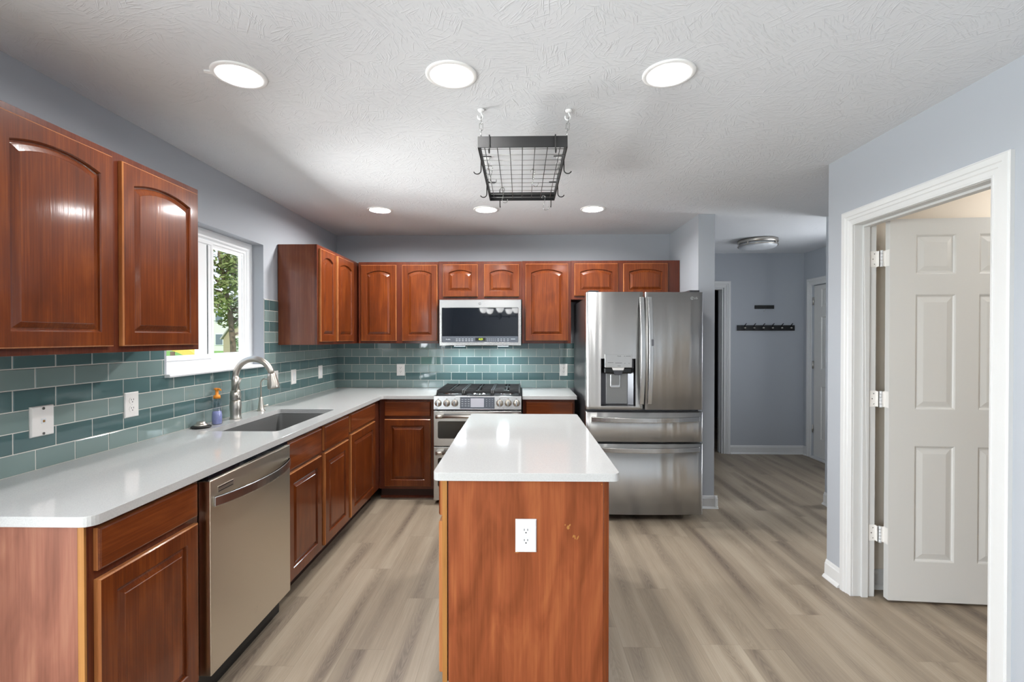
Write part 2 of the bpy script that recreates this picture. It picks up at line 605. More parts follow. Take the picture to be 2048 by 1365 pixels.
def text(s, size, fn, mi_mat, name, parent, thick=0.0008):
    """lettering as a thin mesh; fn(u,v,w) -> xyz, u to the reader's right"""
    cu = bpy.data.curves.new(name, 'FONT')
    cu.body = s
    cu.size = size
    cu.align_x = 'CENTER'
    cu.align_y = 'CENTER'
    cu.extrude = thick / 2
    ob = bpy.data.objects.new(name, cu)
    COL.objects.link(ob)
    bpy.context.view_layer.update()
    dg = bpy.context.evaluated_depsgraph_get()
    me = bpy.data.meshes.new_from_object(ob.evaluated_get(dg))
    vs = [fn(v.co.x, v.co.y, v.co.z + thick / 2) for v in me.vertices]
    fs = [tuple(p.vertices) for p in me.polygons]
    bpy.data.objects.remove(ob)
    mb = MB()
    mb.add(vs, fs)
    return mb.build(name, mi_mat, parent)


# mapping functions: (u across, v up, w outward)
def front_x(x):      # faces +X, u runs along -Y so it reads left to right
    return lambda u, v, w: (x + w, u, v)


def front_y(y):      # faces -Y
    return lambda u, v, w: (u, y - w, v)


# ------------------------------------------------------------------ room shell
XL, XR, YB, H = -1.85, 1.815, 4.71, 2.44
YR = -4.2            # wall behind the camera
mb = MB()
mb.box(-2.1, 5.6, YR - 0.2, 8.6, -0.12, 0.0)
structure(mb, 'floor', 'floor', center=False)

CANS = [(-1.095, 1.825), (-0.27, 1.838), (0.571, 1.846), (-1.128, 3.768), (-0.279, 3.769), (0.571, 3.770)]
R_HOLE = 0.079
bm = bmesh.new()


def ring(bm, pts):
    vs = [bm.verts.new(p) for p in pts]
    return [bm.edges.new((vs[i], vs[(i + 1) % len(vs)])) for i in range(len(vs))]


ed = ring(bm, [(-2.1, YR - 0.2, H), (5.6, YR - 0.2, H), (5.6, 8.6, H), (-2.1, 8.6, H)])
for cx, cy in CANS:
    ed += ring(bm, [(cx + R_HOLE * math.cos(a * PI / 16), cy + R_HOLE * math.sin(a * PI / 16), H) for a in range(32)])
bmesh.ops.triangle_fill(bm, edges=ed, use_beauty=True)
ex = bmesh.ops.extrude_face_region(bm, geom=bm.faces[:])
bmesh.ops.translate(bm, verts=[g for g in ex['geom'] if isinstance(g, bmesh.types.BMVert)], vec=(0, 0, 0.14))
bmesh.ops.recalc_face_normals(bm, faces=bm.faces[:])
me = bpy.data.meshes.new('ceiling')
bm.to_mesh(me)
bm.free()
me.materials.append(M['ceiling'])
o = bpy.data.objects.new('ceiling', me)
COL.objects.link(o)
o['kind'] = 'structure'

T = 0.16
WY0, WY1, WZ0, WZ1 = 2.43, 3.363, 1.222, 2.083       # kitchen window opening
SY0, SY1, SZ1 = -2.40, 0.65, 2.04                     # glass slider behind the camera
mb = MB()
mb.box(XL - T, XL, YR, SY0, 0, H)
mb.box(XL - T, XL, SY0, SY1, SZ1, H)
mb.box(XL - T, XL, SY1, WY0, 0, H)
mb.box(XL - T, XL, WY0, WY1, 0, WZ0)
mb.box(XL - T, XL, WY0, WY1, WZ1, H)
mb.box(XL - T, XL, WY1, YB + 0.12, 0, H)
structure(mb, 'wall_left', 'wall')
mb = MB()
mb.box(XL, 1.47, YB, YB + 0.12, 0, H)
structure(mb, 'wall_back', 'wall')
mb = MB()
mb.box(1.47, 1.605, 3.95, 6.3, 0, H)
structure(mb, 'wall_beside_fridge', 'wall')
# right wall with the door opening
DY0, DY1, DZ = 1.858, 2.612, 2.03
mb = MB()
mb.box(XR, XR + 0.115, YR, DY0 - 0.02, 0, H)
mb.box(XR, XR + 0.115, DY0 - 0.02, DY1 + 0.02, DZ + 0.02, H)
mb.box(XR, XR + 0.115, DY1 + 0.02, 2.83, 0, H)
structure(mb, 'wall_right', 'wall')
mb = MB()
mb.box(XR + 0.115, 5.0, 2.715, 2.83, 0, H, 0)
mb.box(XR + 0.116, 5.0, 2.71, 2.715, 0, H, 1)
structure(mb, 'wall_laundry_back', ['wall', 'beige'])
mb = MB()
mb.box(4.2, 4.3, 0.5, 2.71, 0, H)
mb.box(XR + 0.116, 4.2, 0.4, 0.5, 0, H)
mb.box(XR + 0.1155, XR + 0.118, 0.5, DY0 - 0.1, 0, H)
structure(mb, 'wall_laundry_side', 'beige')
mb = MB()
mb.box(2.585, 5.0, 3.94, 4.06, 0, H)
structure(mb, 'wall_passage', 'wall')
mb = MB()
mb.box(5.0, 5.1, 2.7, 2.98, 0, H)
mb.box(5.0, 5.1, 3.80, 4.06, 0, H)
mb.box(5.0, 5.1, 2.98, 3.80, 0, 0.84)  # unseen opening added to let the foyer light in
mb.box(5.0, 5.1, 2.98, 3.80, 2.06, H)
structure(mb, 'wall_passage_end', 'wall')
# hall
HY, HX = 5.80, 3.43
OX0, OX1, OZ = 1.62, 2.463, 2.02
mb = MB()
mb.box(1.605, OX0, HY, HY + 0.115, 0, H)
mb.box(OX0, OX1, HY, HY + 0.115, OZ, H)
mb.box(OX1, HX, HY, HY + 0.115, 0, H)
structure(mb, 'wall_hall_back', 'wall')
EY0, EY1, EZ = 4.72, 5.64, 2.03
mb = MB()
mb.box(HX, HX + 0.12, 4.06, 4.12, 0, H)
mb.box(HX, HX + 0.12, 4.60, EY0, 0, H)
mb.box(HX, HX + 0.12, 4.12, 4.60, 0, 0.84)  # unseen opening added for the hall light
mb.box(HX, HX + 0.12, 4.12, 4.60, 2.06, H)
mb.box(HX, HX + 0.12, EY0, EY1, EZ, H)
mb.box(HX, HX + 0.12, EY1, HY + 0.115, 0, H)
structure(mb, 'wall_hall_right', 'wall')
mb = MB()
mb.box(1.2, 1.3, HY + 0.115, 8.4, 0, H)
mb.box(3.5, 3.6, HY + 0.115, 8.4, 0, H)
mb.box(1.2, 3.6, 8.4, 8.5, 0, H)
mb.box(1.3, 1.605, HY + 0.115, HY + 0.2, 0, H)
structure(mb, 'wall_dark_room', 'dark_wall')
mb = MB()
mb.box(XL - T, XR + 0.115, YR - 0.12, YR, 0, H)
structure(mb, 'wall_rear', 'wall')

# ------------------------------------------------------------------ trims


def casing(prof, u0, u1, v0, v1, fn, mi=0, closed=False):
    """mitred frame around an opening; prof = (outward distance, protrusion)"""
    mb = MB()
    ls = []
    for tt, d in prof:
        if closed:
            ls.append([fn(u0 - tt, v0 - tt, d), fn(u0 - tt, v1 + tt, d), fn(u1 + tt, v1 + tt, d), fn(u1 + tt, v0 - tt, d)])
        else:
            ls.append([fn(u0 - tt, v0, d), fn(u0 - tt, v1 + tt, d), fn(u1 + tt, v1 + tt, d), fn(u1 + tt, v0, d)])
    mb.loops(ls, mi, closed=closed)
    if not closed:
        a = [l[0] for l in ls]
        b_ = [l[3] for l in ls]
        mb.add(a, [tuple(range(len(a)))], mi)
        mb.add(b_, [tuple(range(len(b_)))], mi)
    return mb


CAS = [(0.002, 0.0), (0.002, 0.009), (0.010, 0.011), (0.012, 0.008), (0.030, 0.010), (0.034, 0.014), (0.048, 0.015),
       (0.052, 0.019), (0.074, 0.020), (0.078, 0.016), (0.082, 0.016), (0.082, 0.0)]


def fx_left(x):      # faces -X
    return lambda u, v, w: (x - w, u, v)


mb = casing(CAS, DY0, DY1, 0.0, DZ, fx_left(XR))
structure(mb, 'trim_1', 'white')
# jamb lining and stop
mb = MB()
for a, b_ in ((DY0 - 0.019, DY0), (DY1, DY1 + 0.019)):
    mb.box(XR, XR + 0.118, a, b_, 0, DZ + 0.019)
mb.box(XR, XR + 0.118, DY0, DY1, DZ, DZ + 0.019)
for a, b_ in ((DY0, DY0 + 0.012), (DY1 - 0.012, DY1)):
    mb.box(XR + 0.042, XR + 0.076, a, b_, 0, DZ)
mb.box(XR + 0.042, XR + 0.076, DY0 + 0.012, DY1 - 0.012, DZ - 0.012, DZ)
structure(mb, 'trim_2', 'white', bevel=0.002)
mb = casing(CAS, OX0 + 0.0, OX1, 0.0, OZ, front_y(HY))
for f_i in range(0):
    pass
structure(mb, 'trim_3', 'white')
mb = MB()
mb.box(OX1 - 0.018, OX1 - 0.001, HY + 0.001, HY + 0.114, 0, OZ - 0.018)
mb.box(OX0 + 0.001, OX1 - 0.001, HY + 0.001, HY + 0.114, OZ - 0.018, OZ - 0.001)
mb.box(OX1 - 0.030, OX1 - 0.018, HY + 0.04, HY + 0.075, 0, OZ - 0.018)
structure(mb, 'trim_4', 'white', bevel=0.002)
mb = casing(CAS, EY0, EY1, 0.0, EZ, fx_left(HX))
structure(mb, 'trim_5', 'white')
mb = MB()
mb.box(HX - 0.02, HX + 0.10, EY0 + 0.003, EY1 - 0.003, 0.0, 0.022)
structure(mb, 'trim_6', 'white', bevel=0.004)

BB = [(0, 0), (0.028, 0), (0.028, 0.004), (0.020, 0.016), (0.014, 0.020), (0.013, 0.082), (0.009, 0.088), (0.007, 0.098), (0.003, 0.104), (0, 0.104)]


def base_y(name, x, y0, y1, sgn):
    mb = MB()
    mb.prism(BB, lambda p, q, w: (x + sgn * p, w, q), y0, y1)
    return structure(mb, name, 'white')


def base_x(name, y, x0, x1, sgn=-1):
    mb = MB()
    mb.prism(BB, lambda p, q, w: (w, y + sgn * p, q), x0, x1)
    return structure(mb, name, 'white')


base_y('baseboard_right', XR, DY1 + 0.085, 2.83, -1)
base_y('baseboard_right_near', XR, YR, DY0 - 0.085, -1)
base_x('baseboard_pillar', 3.95, 1.47, 1.605 + 0.026)
base_y('baseboard_pillar_side', 1.605, 3.95 - 0.026, HY, 1)
base_x('baseboard_hall_back', HY, OX1 + 0.083, HX)
base_y('baseboard_hall_right', HX, EY1 + 0.083, HY, -1)
base_x('baseboard_passage', 3.94, 2.585 - 0.026, 5.0)
base_y('baseboard_passage_side', 2.585, 3.94 - 0.026, 4.06, -1)
base_x('baseboard_laundry', 2.71, XR + 0.118, 4.2)


# ------------------------------------------------------------------ panelled white doors
def panel_door(w, h, th, mb, fn):
    """six panel door, u 0..w, v 0..h, front at w=0, back at -th"""
    st = 0.128
    mu = 0.112
    pw = (w - 2 * st - mu) / 2
    xs = [0, st, st + pw, st + pw + mu, w - st, w]
    zs = [0, 0.213, 0.830, 1.025, 1.635, 1.742, 1.952, h]
    for side in (0, 1):
        def g(u, v, d, side=side):
            return fn(u, v, d) if side == 0 else fn(u, v, -th - d)
        for i in range(5):
            for j in range(7):
                a, b_, c, d = xs[i], xs[i + 1], zs[j], zs[j + 1]
                if i in (1, 3) and j in (1, 3, 5):
                    ls = []
                    for ins, dep in ((0, 0), (0.006, -0.003), (0.010, -0.008), (0.016, -0.008), (0.042, -0.002)):
                        ls.append([g(a + ins, c + ins, dep), g(b_ - ins, c + ins, dep), g(b_ - ins, d - ins, dep), g(a + ins, d - ins, dep)])
                    mb.loops(ls, 0, cap1=True)
                else:
                    mb.add([g(a, c, 0), g(b_, c, 0), g(b_, d, 0), g(a, d, 0)], [(0, 1, 2, 3)])
    for i in range(5):
        for z in (0, h):
            mb.add([fn(xs[i], z, 0), fn(xs[i + 1], z, 0), fn(xs[i + 1], z, -th), fn(xs[i], z, -th)], [(0, 1, 2, 3)])
    for j in range(7):
        for x in (0, w):
            mb.add([fn(x, zs[j], 0), fn(x, zs[j + 1], 0), fn(x, zs[j + 1], -th), fn(x, zs[j], -th)], [(0, 1, 2, 3)])


def hinge(parent, fn, z):
    """leaf pair and knuckle; fn(u,v,w)"""
    mb = MB()
    mb.prism([(-0.036, z - 0.044), (-0.004, z - 0.044), (-0.004, z + 0.044), (-0.036, z + 0.044)], fn, 0.000, 0.0025)
    mb.prism([(0.006, z - 0.044), (0.038, z - 0.044), (0.038, z + 0.044), (0.006, z + 0.044)], fn, -0.004, -0.001)
    h = mb.build('hinge', 'plate', parent, bevel=0.004)
    for q in range(5):
        c = fn(0.001, z - 0.044 + q * 0.0178, 0.0)
        kb = MB()
        kb.lathe([(0.0068, 0.0), (0.0068, 0.0163)], c, seg=12)
        kb.build('knuckle', 'plate_w', h)
    for q in (-0.028, 0.0, 0.028):
        kb = MB()
        a = Vector(fn(-0.022, z + q, 0.0025))
        b_ = Vector(fn(-0.022, z + q, 0.0034))
        d = (b_ - a).normalized()
        x = d.cross(Vector((0, 0, 1))).normalized()
        kb.lathe([(0.0035, 0.0), (0.003, 0.0009)], a, (x, x.cross(d) * -1, d), seg=10)
        kb.build('screw', 'plate', h)


# open door on the right, hinged on the far jamb
PX, PY = XR + 0.136, DY1 - 0.020
ang = math.radians(-4.0)
ca, sa = math.cos(ang), math.sin(ang)


def open_door(u, v, w):      # u away from hinge, w towards the camera side
    uu, ww = u + 0.012, -w + 0.0
    return (PX + ca * uu - sa * ww, PY - 0.036 + sa * uu + ca * ww, v + 0.012)


root = empty('door_1', (PX, PY, 0.012), 'white six panel door standing open into the cream room on the right', 'door', kind='structure')
mb = MB()
panel_door(0.765, 2.036, 0.035, mb, open_door)
mb.build('door_panel', 'door_white', root)
mb = MB()
kc = Vector(open_door(0.70, 0.93, 0.0))
mb.lathe([(0.03, 0.0), (0.03, 0.006), (0.012, 0.012), (0.012, 0.035), (0.026, 0.045), (0.028, 0.06), (0.018, 0.07), (0.0, 0.072)], kc, (Vector((1, 0, 0)), Vector((0, 0, 1)), Vector((0, -1, 0))))
mb.build('door_knob', 'nickel', root)
for z in (1.845, 1.085, 0.352):
    mb = MB()
    # jamb leaf
    jx = XR + 0.122
    mb.box(XR + 0.084, jx - 0.002, DY1 - 0.0030, DY1 - 0.0005, z - 0.044, z + 0.044)
    a = open_door(0.0, z - 0.012, -0.003)
    mb.hexa([open_door(uu, vv - 0.012, ww) for uu in (-0.0025, -0.0005) for ww in (-0.002, -0.034) for vv in (z - 0.044, z + 0.044)])
    hb = mb.build('hinge', 'plate', root, bevel=0.0008)
    for q in range(5):
        kb = MB()
        kb.lathe([(0.0075, 0.0), (0.0075, 0.0163)], (jx + 0.007, DY1 - 0.022, z - 0.044 + q * 0.0178), seg=12)
        kb.build('knuckle', 'plate_w', hb)
    mb2 = MB()
    mb2.box(jx - 0.004, PX + 0.012, DY1 - 0.024, DY1 - 0.021, z - 0.042, z + 0.042)
    mb2.box(jx - 0.004, jx - 0.001, DY1 - 0.024, DY1 - 0.001, z - 0.042, z + 0.042)
    mb2.build('hinge_leaf', 'plate', hb)
    for q in (-0.028, 0.0, 0.028):
        kb = MB()
        kb.lathe([(0.0035, 0.0), (0.003, -0.0012)], (XR + 0.098 + (0.008 if q else 0), DY1 - 0.003, z + q), 'Y', seg=10)
        kb.build('screw', 'zinc', hb)

# closed hall door
root = empty('door_2', (HX + 0.03, (EY0 + EY1) / 2, 0.022), 'closed white six panel door on the right side of the hall', 'door', kind='structure')
mb = MB()
panel_door(EY1 - EY0 - 0.012, EZ - 0.03, 0.04, mb, lambda u, v, w: (HX + 0.022 - w, EY1 - 0.006 - u, v + 0.024))
mb.build('door_panel', 'door_white', root)
for z in (1.80, 1.05, 0.30):
    hb = MB()
    hb.lathe([(0.007, 0), (0.007, 0.09)], (HX + 0.012, EY1 - 0.004, z), seg=10)
    h = hb.build('hinge', 'nickel', root)
mb = MB()
mb.lathe([(0.028, 0.0), (0.028, -0.006), (0.012, -0.01), (0.012, -0.03), (0.026, -0.04), (0.026, -0.058), (0.0, -0.064)], (HX + 0.022, EY0 + 0.08, 0.95), 'X')
mb.build('door_knob', 'nickel', root)

# ------------------------------------------------------------------ kitchen window
root = empty('window_1', (XL - 0.08, (WY0 + WY1) / 2, WZ0), 'white vinyl sliding window over the sink', 'window', kind='structure')
FXW = XL - 0.08
mb = MB()
fw = front_x(FXW)
mb = casing([(0.0, -0.050), (0.0, 0.0), (-0.050, 0.0), (-0.056, -0.006), (-0.060, -0.012), (-0.075, -0.012), (-0.075, -0.050), (0.0, -0.050)], WY0 + 0.001, WY1 - 0.001, WZ0 + 0.001, WZ1 - 0.001, fw, closed=True)
mb.build('window_frame', 'vinyl', root)
# fixed right sash
A0, A1, B0, B1 = 2.925, 3.292, WZ0 + 0.072, WZ1 - 0.072
mb = casing([(0.0, -0.050), (0.0, -0.018), (-0.020, -0.018), (-0.024, -0.026), (-0.024, -0.045), (0.0, -0.045)], A0, A1, B0, B1, fw, closed=True)
s1 = mb.build('window_sash', 'vinyl', root)
mb = MB()
mb.box(FXW - 0.044, FXW - 0.041, A0 + 0.021, A1 - 0.021, B0 + 0.021, B1 - 0.021)
mb.build('window_pane', 'glass', s1)
# sliding left sash with a white bar added for the overexposed strip of pane
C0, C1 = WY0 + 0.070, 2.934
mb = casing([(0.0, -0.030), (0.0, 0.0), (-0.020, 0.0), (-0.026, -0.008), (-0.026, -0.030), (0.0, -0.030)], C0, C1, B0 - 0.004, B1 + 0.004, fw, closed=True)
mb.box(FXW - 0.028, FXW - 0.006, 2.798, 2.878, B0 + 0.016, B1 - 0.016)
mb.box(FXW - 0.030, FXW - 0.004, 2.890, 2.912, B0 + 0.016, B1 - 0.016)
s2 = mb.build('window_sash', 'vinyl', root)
mb = MB()
mb.box(FXW - 0.027, FXW - 0.010, 2.8785, 2.8895, B0 + 0.016, B1 - 0.016)
mb.build('gasket', 'gasket', s2)
mb = MB()
mb.box(FXW - 0.020, FXW - 0.016, C0 + 0.021, 2.798, B0 + 0.018, B1 - 0.018)
mb.build('window_pane', 'glass', s2)
# painted return on the right and white stool
mb = MB()
mb.prism([(XL - 0.078, WZ0 - 0.012), (XL + 0.032, WZ0 - 0.012), (XL + 0.036, WZ0 - 0.004), (XL + 0.032, WZ0 + 0.004), (XL - 0.078, WZ0 + 0.004)],
         lambda p, q, w: (p, w, q), WY0 - 0.022, WY1 - 0.002)
mb.build('window_sill', 'vinyl', root)
# slider behind the camera and rear window frames
root = empty('window_2', (XL - 0.08, (SY0 + SY1) / 2, 0), 'wide glass patio slider on the left wall behind the camera', 'window', kind='structure')
f2 = front_x(XL - 0.06)
casing([(0, -0.06), (0, 0), (-0.06, 0), (-0.06, -0.06), (0, -0.06)], SY0 + 0.002, SY1 - 0.002, 0.002, SZ1 - 0.002, f2, closed=True).build('window_frame', 'vinyl', root)
mb = MB()
mb.box(XL - 0.1, XL - 0.06, -0.915, -0.835, 0.06, SZ1 - 0.06)
mb.build('window_stile', 'vinyl', root)
mb = MB()
mb.box(XL - 0.094, XL - 0.09, SY0 + 0.06, SY1 - 0.06, 0.06, SZ1 - 0.06)
mb.build('window_pane', 'glass', root)
# ------------------------------------------------------------------ tiled backsplash


def tiles(name, fn, rect, holes, backs, joints, pitch, z_base, row_h, gap):
    """running bond over rect (u0,u1,v0,v1) with rectangular holes left out; joints[parity] = a joint position"""
    mb = MB()
    for (u0, u1, v0, v1) in backs:
        mb.prism([(u0, v0), (u1, v0), (u1, v1), (u0, v1)], fn, 0.0005, 0.0066, 2)
    u0, u1, v0, v1 = rect
    r = 0
    while z_base + r * row_h < v1 - 0.002:
        za, zb = max(z_base + r * row_h, v0), min(z_base + (r + 1) * row_h, v1)
        j0 = joints[r % 2]
        i = math.floor((u0 - j0) / pitch)
        while j0 + i * pitch < u1:
            a, b_ = max(j0 + i * pitch, u0), min(j0 + (i + 1) * pitch, u1)
            i += 1
            cells = [(a + gap, b_ - gap, za + gap, zb - gap)]
            for (h0, h1, g0, g1) in holes:
                nxt = []
                for (p, q, c, d) in cells:
                    if q <= h0 or p >= h1 or d <= g0 or c >= g1:
                        nxt.append((p, q, c, d))
                        continue
                    lo, hi = max(c, g0), min(d, g1)
                    if c < g0:
                        nxt.append((p, q, c, g0))
                    if d > g1:
                        nxt.append((p, q, g1, d))
                    if p < h0:
                        nxt.append((p, h0, lo, hi))
                    if q > h1:
                        nxt.append((h1, q, lo, hi))
                cells = nxt
            for (a2, b2, c2, d2) in cells:
                if b2 - a2 < 0.005 or d2 - c2 < 0.005:
                    continue
                e = 0.0016
                tl = 0.4 * random.uniform(-0.0003, 0.0003)
                ls = [[fn(a2, c2, .005), fn(b2, c2, .005), fn(b2, d2, .005), fn(a2, d2, .005)],
                      [fn(a2, c2, .0072), fn(b2, c2, .0072), fn(b2, d2, .0072), fn(a2, d2, .0072)],
                      [fn(a2 + e, c2 + e, .0085 + tl), fn(b2 - e, c2 + e, .0085), fn(b2 - e, d2 - e, .0085 - tl), fn(a2 + e, d2 - e, .0085)]]
                mb.loops(ls, r % 2, cap1=True)
        r += 1
    return structure(mb, name, ['tile_light', 'tile_dark', 'grout'], recalc=True)


tiles('wall_tiles_left', front_x(XL), (0.9, YB - 0.009, 0.9145, 1.697),
      [(WY0 - 0.024, WY1 + 0.001, WZ0 - 0.014, 3.0), (0.0, WY0 - 0.023, 1.362, 3.0), (3.553, 6.0, 1.362, 3.0)],
      [(0.9, YB - 0.009, 0.9145, WZ0 - 0.014), (0.9, WY0 - 0.024, WZ0 - 0.014, 1.362), (WY1 + 0.001, 3.553, WZ0 - 0.014, 1.697), (3.553, YB - 0.009, WZ0 - 0.014, 1.362)],
      (4.144, 4.064), 0.1592, 0.9145, 0.0778, 0.0019)
BR = (XL + 0.001, 0.97, 0.9145, 1.362)
tiles('wall_tiles_back', front_y(YB), BR, [], [BR], (-1.849, -1.772), 0.1539, 0.9145, 0.0778, 0.0019)


# ------------------------------------------------------------------ cabinet parts
def door_front(fn, u0, u1, v0, v1, parent, arch=0.0, name='door', stile=0.052, rail=0.052, th=0.019, mats=('wood_v', 'edge'), flip=False):
    """raised panel door; w=0 is the outer face"""
    mb = MB()
    n = 14
    a0, a1, b0 = u0 + stile, u1 - stile, v0 + rail
    top = v1 - rail

    def inner(d, w):
        pts = [(a0 + d, b0 + d), (a1 - d, b0 + d)]
        vs = top - arch - d
        half = (a1 - a0) / 2 - d
        c = (a0 + a1) / 2
        for i in range(n + 1):
            x = 1 - 2 * i / n
            if arch:
                R = (half * half + arch * arch) / (2 * arch)
                y = math.sqrt(max(R * R - (half * x) ** 2, 0)) - (R - arch)
            else:
                y = 0
            pts.append((c + half * x, vs + y))
        return [fn(p, q, w) for p, q in pts]

    def outer(ins, w):
        pts = [(u0 + ins, v0 + ins), (u1 - ins, v0 + ins)]
        for i in range(n + 1):
            x = 1 - i / n
            pts.append((u0 + ins + (u1 - u0 - 2 * ins) * x, v1 - ins))
        return [fn(p, q, w) for p, q in pts]
    mb.loops([outer(0.0, -th), outer(0.0, -0.004)], 1, cap0=True)
    mb.loops([outer(0.0, -0.004), outer(0.004, 0.0)], 1)
    mb.loops([outer(0.004, 0.0), inner(0.0, 0.0)], 0)
    mb.loops([inner(0.0, 0.0), inner(0.003, -0.004), inner(0.005, -0.0105), inner(0.010, -0.0110), inner(0.014, -0.0085), inner(0.029, -0.0022), inner(0.031, -0.0004)], 0)
    mb.add(inner(0.031, -0.0004), [tuple(range(n + 3))], 0)
    return mb.build(name, list(mats), parent)


def drawer_front(fn, u0, u1, v0, v1, parent, mat_, th=0.019, name='drawer'):
    mb = MB()

    def rect(i, w):
        return [fn(u0 + i, v0 + i, w), fn(u1 - i, v0 + i, w), fn(u1 - i, v1 - i, w), fn(u0 + i, v1 - i, w)]
    mb.loops([rect(0, -th), rect(0, -0.006)], 1, cap0=True)
    mb.loops([rect(0, -0.006), rect(0.003, -0.002), rect(0.007, 0.0)], 0, cap1=True)
    return mb.build(name, [mat_, 'edge'], parent)


# ---- upper cabinets
UZ0, UZ1 = 1.362, 2.125
g_up = 'wall cabinets'


def upper(x0, x1, y0, y1, z0, z1, label, side_mat='laminate'):
    r = empty('upper_cabinet', ((x0 + x1) / 2, (y0 + y1) / 2, z0), label, 'cabinet', g_up)
    return r


# near left
FXU = -1.545
r = upper(XL, FXU, 1.318, 2.236, UZ0, UZ1, 'tall two door wall cabinet left of the window, above the phone jack')
mb = MB()
mb.box(XL + 0.001, FXU, 1.318, 2.236, UZ0, UZ1)
mb.build('cabinet_body', 'frame', r, bevel=0.0012)
fn = front_x(FXU + 0.020)
door_front(fn, 1.332, 1.744, 1.386, 2.096, r, arch=0.028)
door_front(fn, 1.786, 2.209, 1.386, 2.096, r, arch=0.028)
# off frame neighbour of the same run is outside the picture
# mid left
r = upper(XL, FXU, 3.556, YB, UZ0, UZ1, 'tall two door wall cabinet in the back left corner, plain side panel towards the window')
mb = MB()
mb.box(XL + 0.001, FXU, 3.560, YB - 0.001, UZ0, UZ1)
mb.build('cabinet_body', 'frame', r, bevel=0.0012)
mb = MB()
mb.box(XL + 0.0095, FXU - 0.018, 3.553, 3.5595, UZ0, UZ1)
mb.build('side_panel', 'side_gloss', r)
mb = MB()
mb.box(FXU - 0.0175, FXU, 3.553, 3.5595, UZ0, UZ1)
mb.build('frame_stile', 'frame', r)
fn = front_x(FXU + 0.020)
door_front(fn, 3.580, 3.868, 1.386, 2.098, r, arch=0.028, stile=0.048)
door_front(fn, 3.915, 4.290, 1.386, 2.098, r, arch=0.028, stile=0.05)

# back run
FYU = 4.405
fnb = front_y(FYU - 0.020)


def upper_back(x0, x1, z0, label, doors, z1=UZ1, filler=None):
    r = upper(x0, x1, FYU, YB, z0, z1, label)
    mb = MB()
    mb.box(x0 + 0.0006, x1 - 0.0006, FYU, YB - (0.010 if z0 < 1.5 else 0.001), z0, z1)
    mb.build('cabinet_body', 'frame', r, bevel=0.0012)
    for a, b_, c, d in doors:
        door_front(fnb, a, b_, c, d, r, arch=0.030 if d - c > 0.4 else 0.026)
    return r


upper_back(-1.5235, -0.771, UZ0, 'tall two door wall cabinet on the back wall, left of the microwave', [(-1.496, -1.164, 1.386, 2.094), (-1.108, -0.780, 1.386, 2.094)])
upper_back(-0.771, 0.009, 1.771, 'short two door wall cabinet directly above the microwave', [(-0.726, -0.404, 1.797, 2.098), (-0.343, -0.020, 1.797, 2.098)], z1=2.128)
upper_back(0.009, 0.464, UZ0, 'tall single door wall cabinet between microwave and refrigerator', [(0.042, 0.436, 1.390, 2.101)], z1=2.130)
upper_back(0.464, 1.468, 1.771, 'short wide two door wall cabinet above the refrigerator', [(0.495, 0.896, 1.803, 2.103), (0.946, 1.354, 1.803, 2.103)], z1=2.132)

# ---- base cabinets
CT0, CT1 = 0.884, 0.914
FXB = -1.240
fnl = front_x(FXB + 0.019)
g_b = 'base cabinets'


def base_left(y0, y1, label, drawers, doors, body=True, end=None):
    r = empty('base_cabinet', ((XL + FXB) / 2, (y0 + y1) / 2, 0), label, 'cabinet', g_b)
    mb = MB()
    if body:
        mb.box(XL + 0.001, FXB, y0, y1, 0.100, CT0 - 0.0005)
        mb.build('cabinet_body', 'frame', r, bevel=0.001)
    else:            # open box that leaves room for the sink bowl
        mb.box(XL + 0.001, FXB - 0.02, y0, y1, 0.100, 0.118)
        mb.box(XL + 0.001, FXB - 0.02, y0, y0 + 0.018, 0.118, CT0 - 0.0005)
        mb.box(XL + 0.001, FXB - 0.02, y1 - 0.018, y1, 0.118, CT0 - 0.0005)
        mb.box(FXB - 0.02, FXB, y0, y1, 0.100, CT0 - 0.0005)
        mb.build('cabinet_body', 'frame', r)
    mb = MB()
    mb.box(XL + 0.002, FXB - 0.075, y0 + 0.001, y1 - 0.001, 0.0, 0.0995)
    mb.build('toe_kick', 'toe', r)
    for a, b_, c, d in drawers:
        drawer_front(fnl, a, b_, c, d, r, 'wood_hy')
    for a, b_, c, d in doors:
        door_front(fnl, a, b_, c, d, r, stile=0.058, rail=0.058)
    return r


r = base_left(1.320, 1.782, 'base cabinet at the near end of the left counter, closest to the camera', [(1.342, 1.762, 0.742, 0.866)], [(1.342, 1.762, 0.115, 0.716)])
mb = MB()
mb.box(XL + 0.001, FXB - 0.019, 1.3125, 1.3195, 0.0, CT0 - 0.0005)
mb.build('end_panel', 'laminate', r)
mb = MB()
mb.box(FXB - 0.0185, FXB, 1.3125, 1.3195, 0.100, CT0 - 0.0005)
mb.build('frame_edge', 'pale_edge', r)
base_left(2.420, 3.350, 'wide two door sink base cabinet between dishwasher and corner cabinet', [(2.452, 2.870, 0.712, 0.862), (2.921, 3.324, 0.712, 0.862)], [(2.452, 2.870, 0.118, 0.695), (2.921, 3.324, 0.118, 0.695)], body=False)
base_left(3.352, 4.100, 'single door base cabinet in the left run next to the inside corner', [(3.374, 3.936, 0.735, 0.864)], [(3.374, 3.936, 0.118, 0.716)])

FYB = 4.100
fnk = front_y(FYB - 0.019)


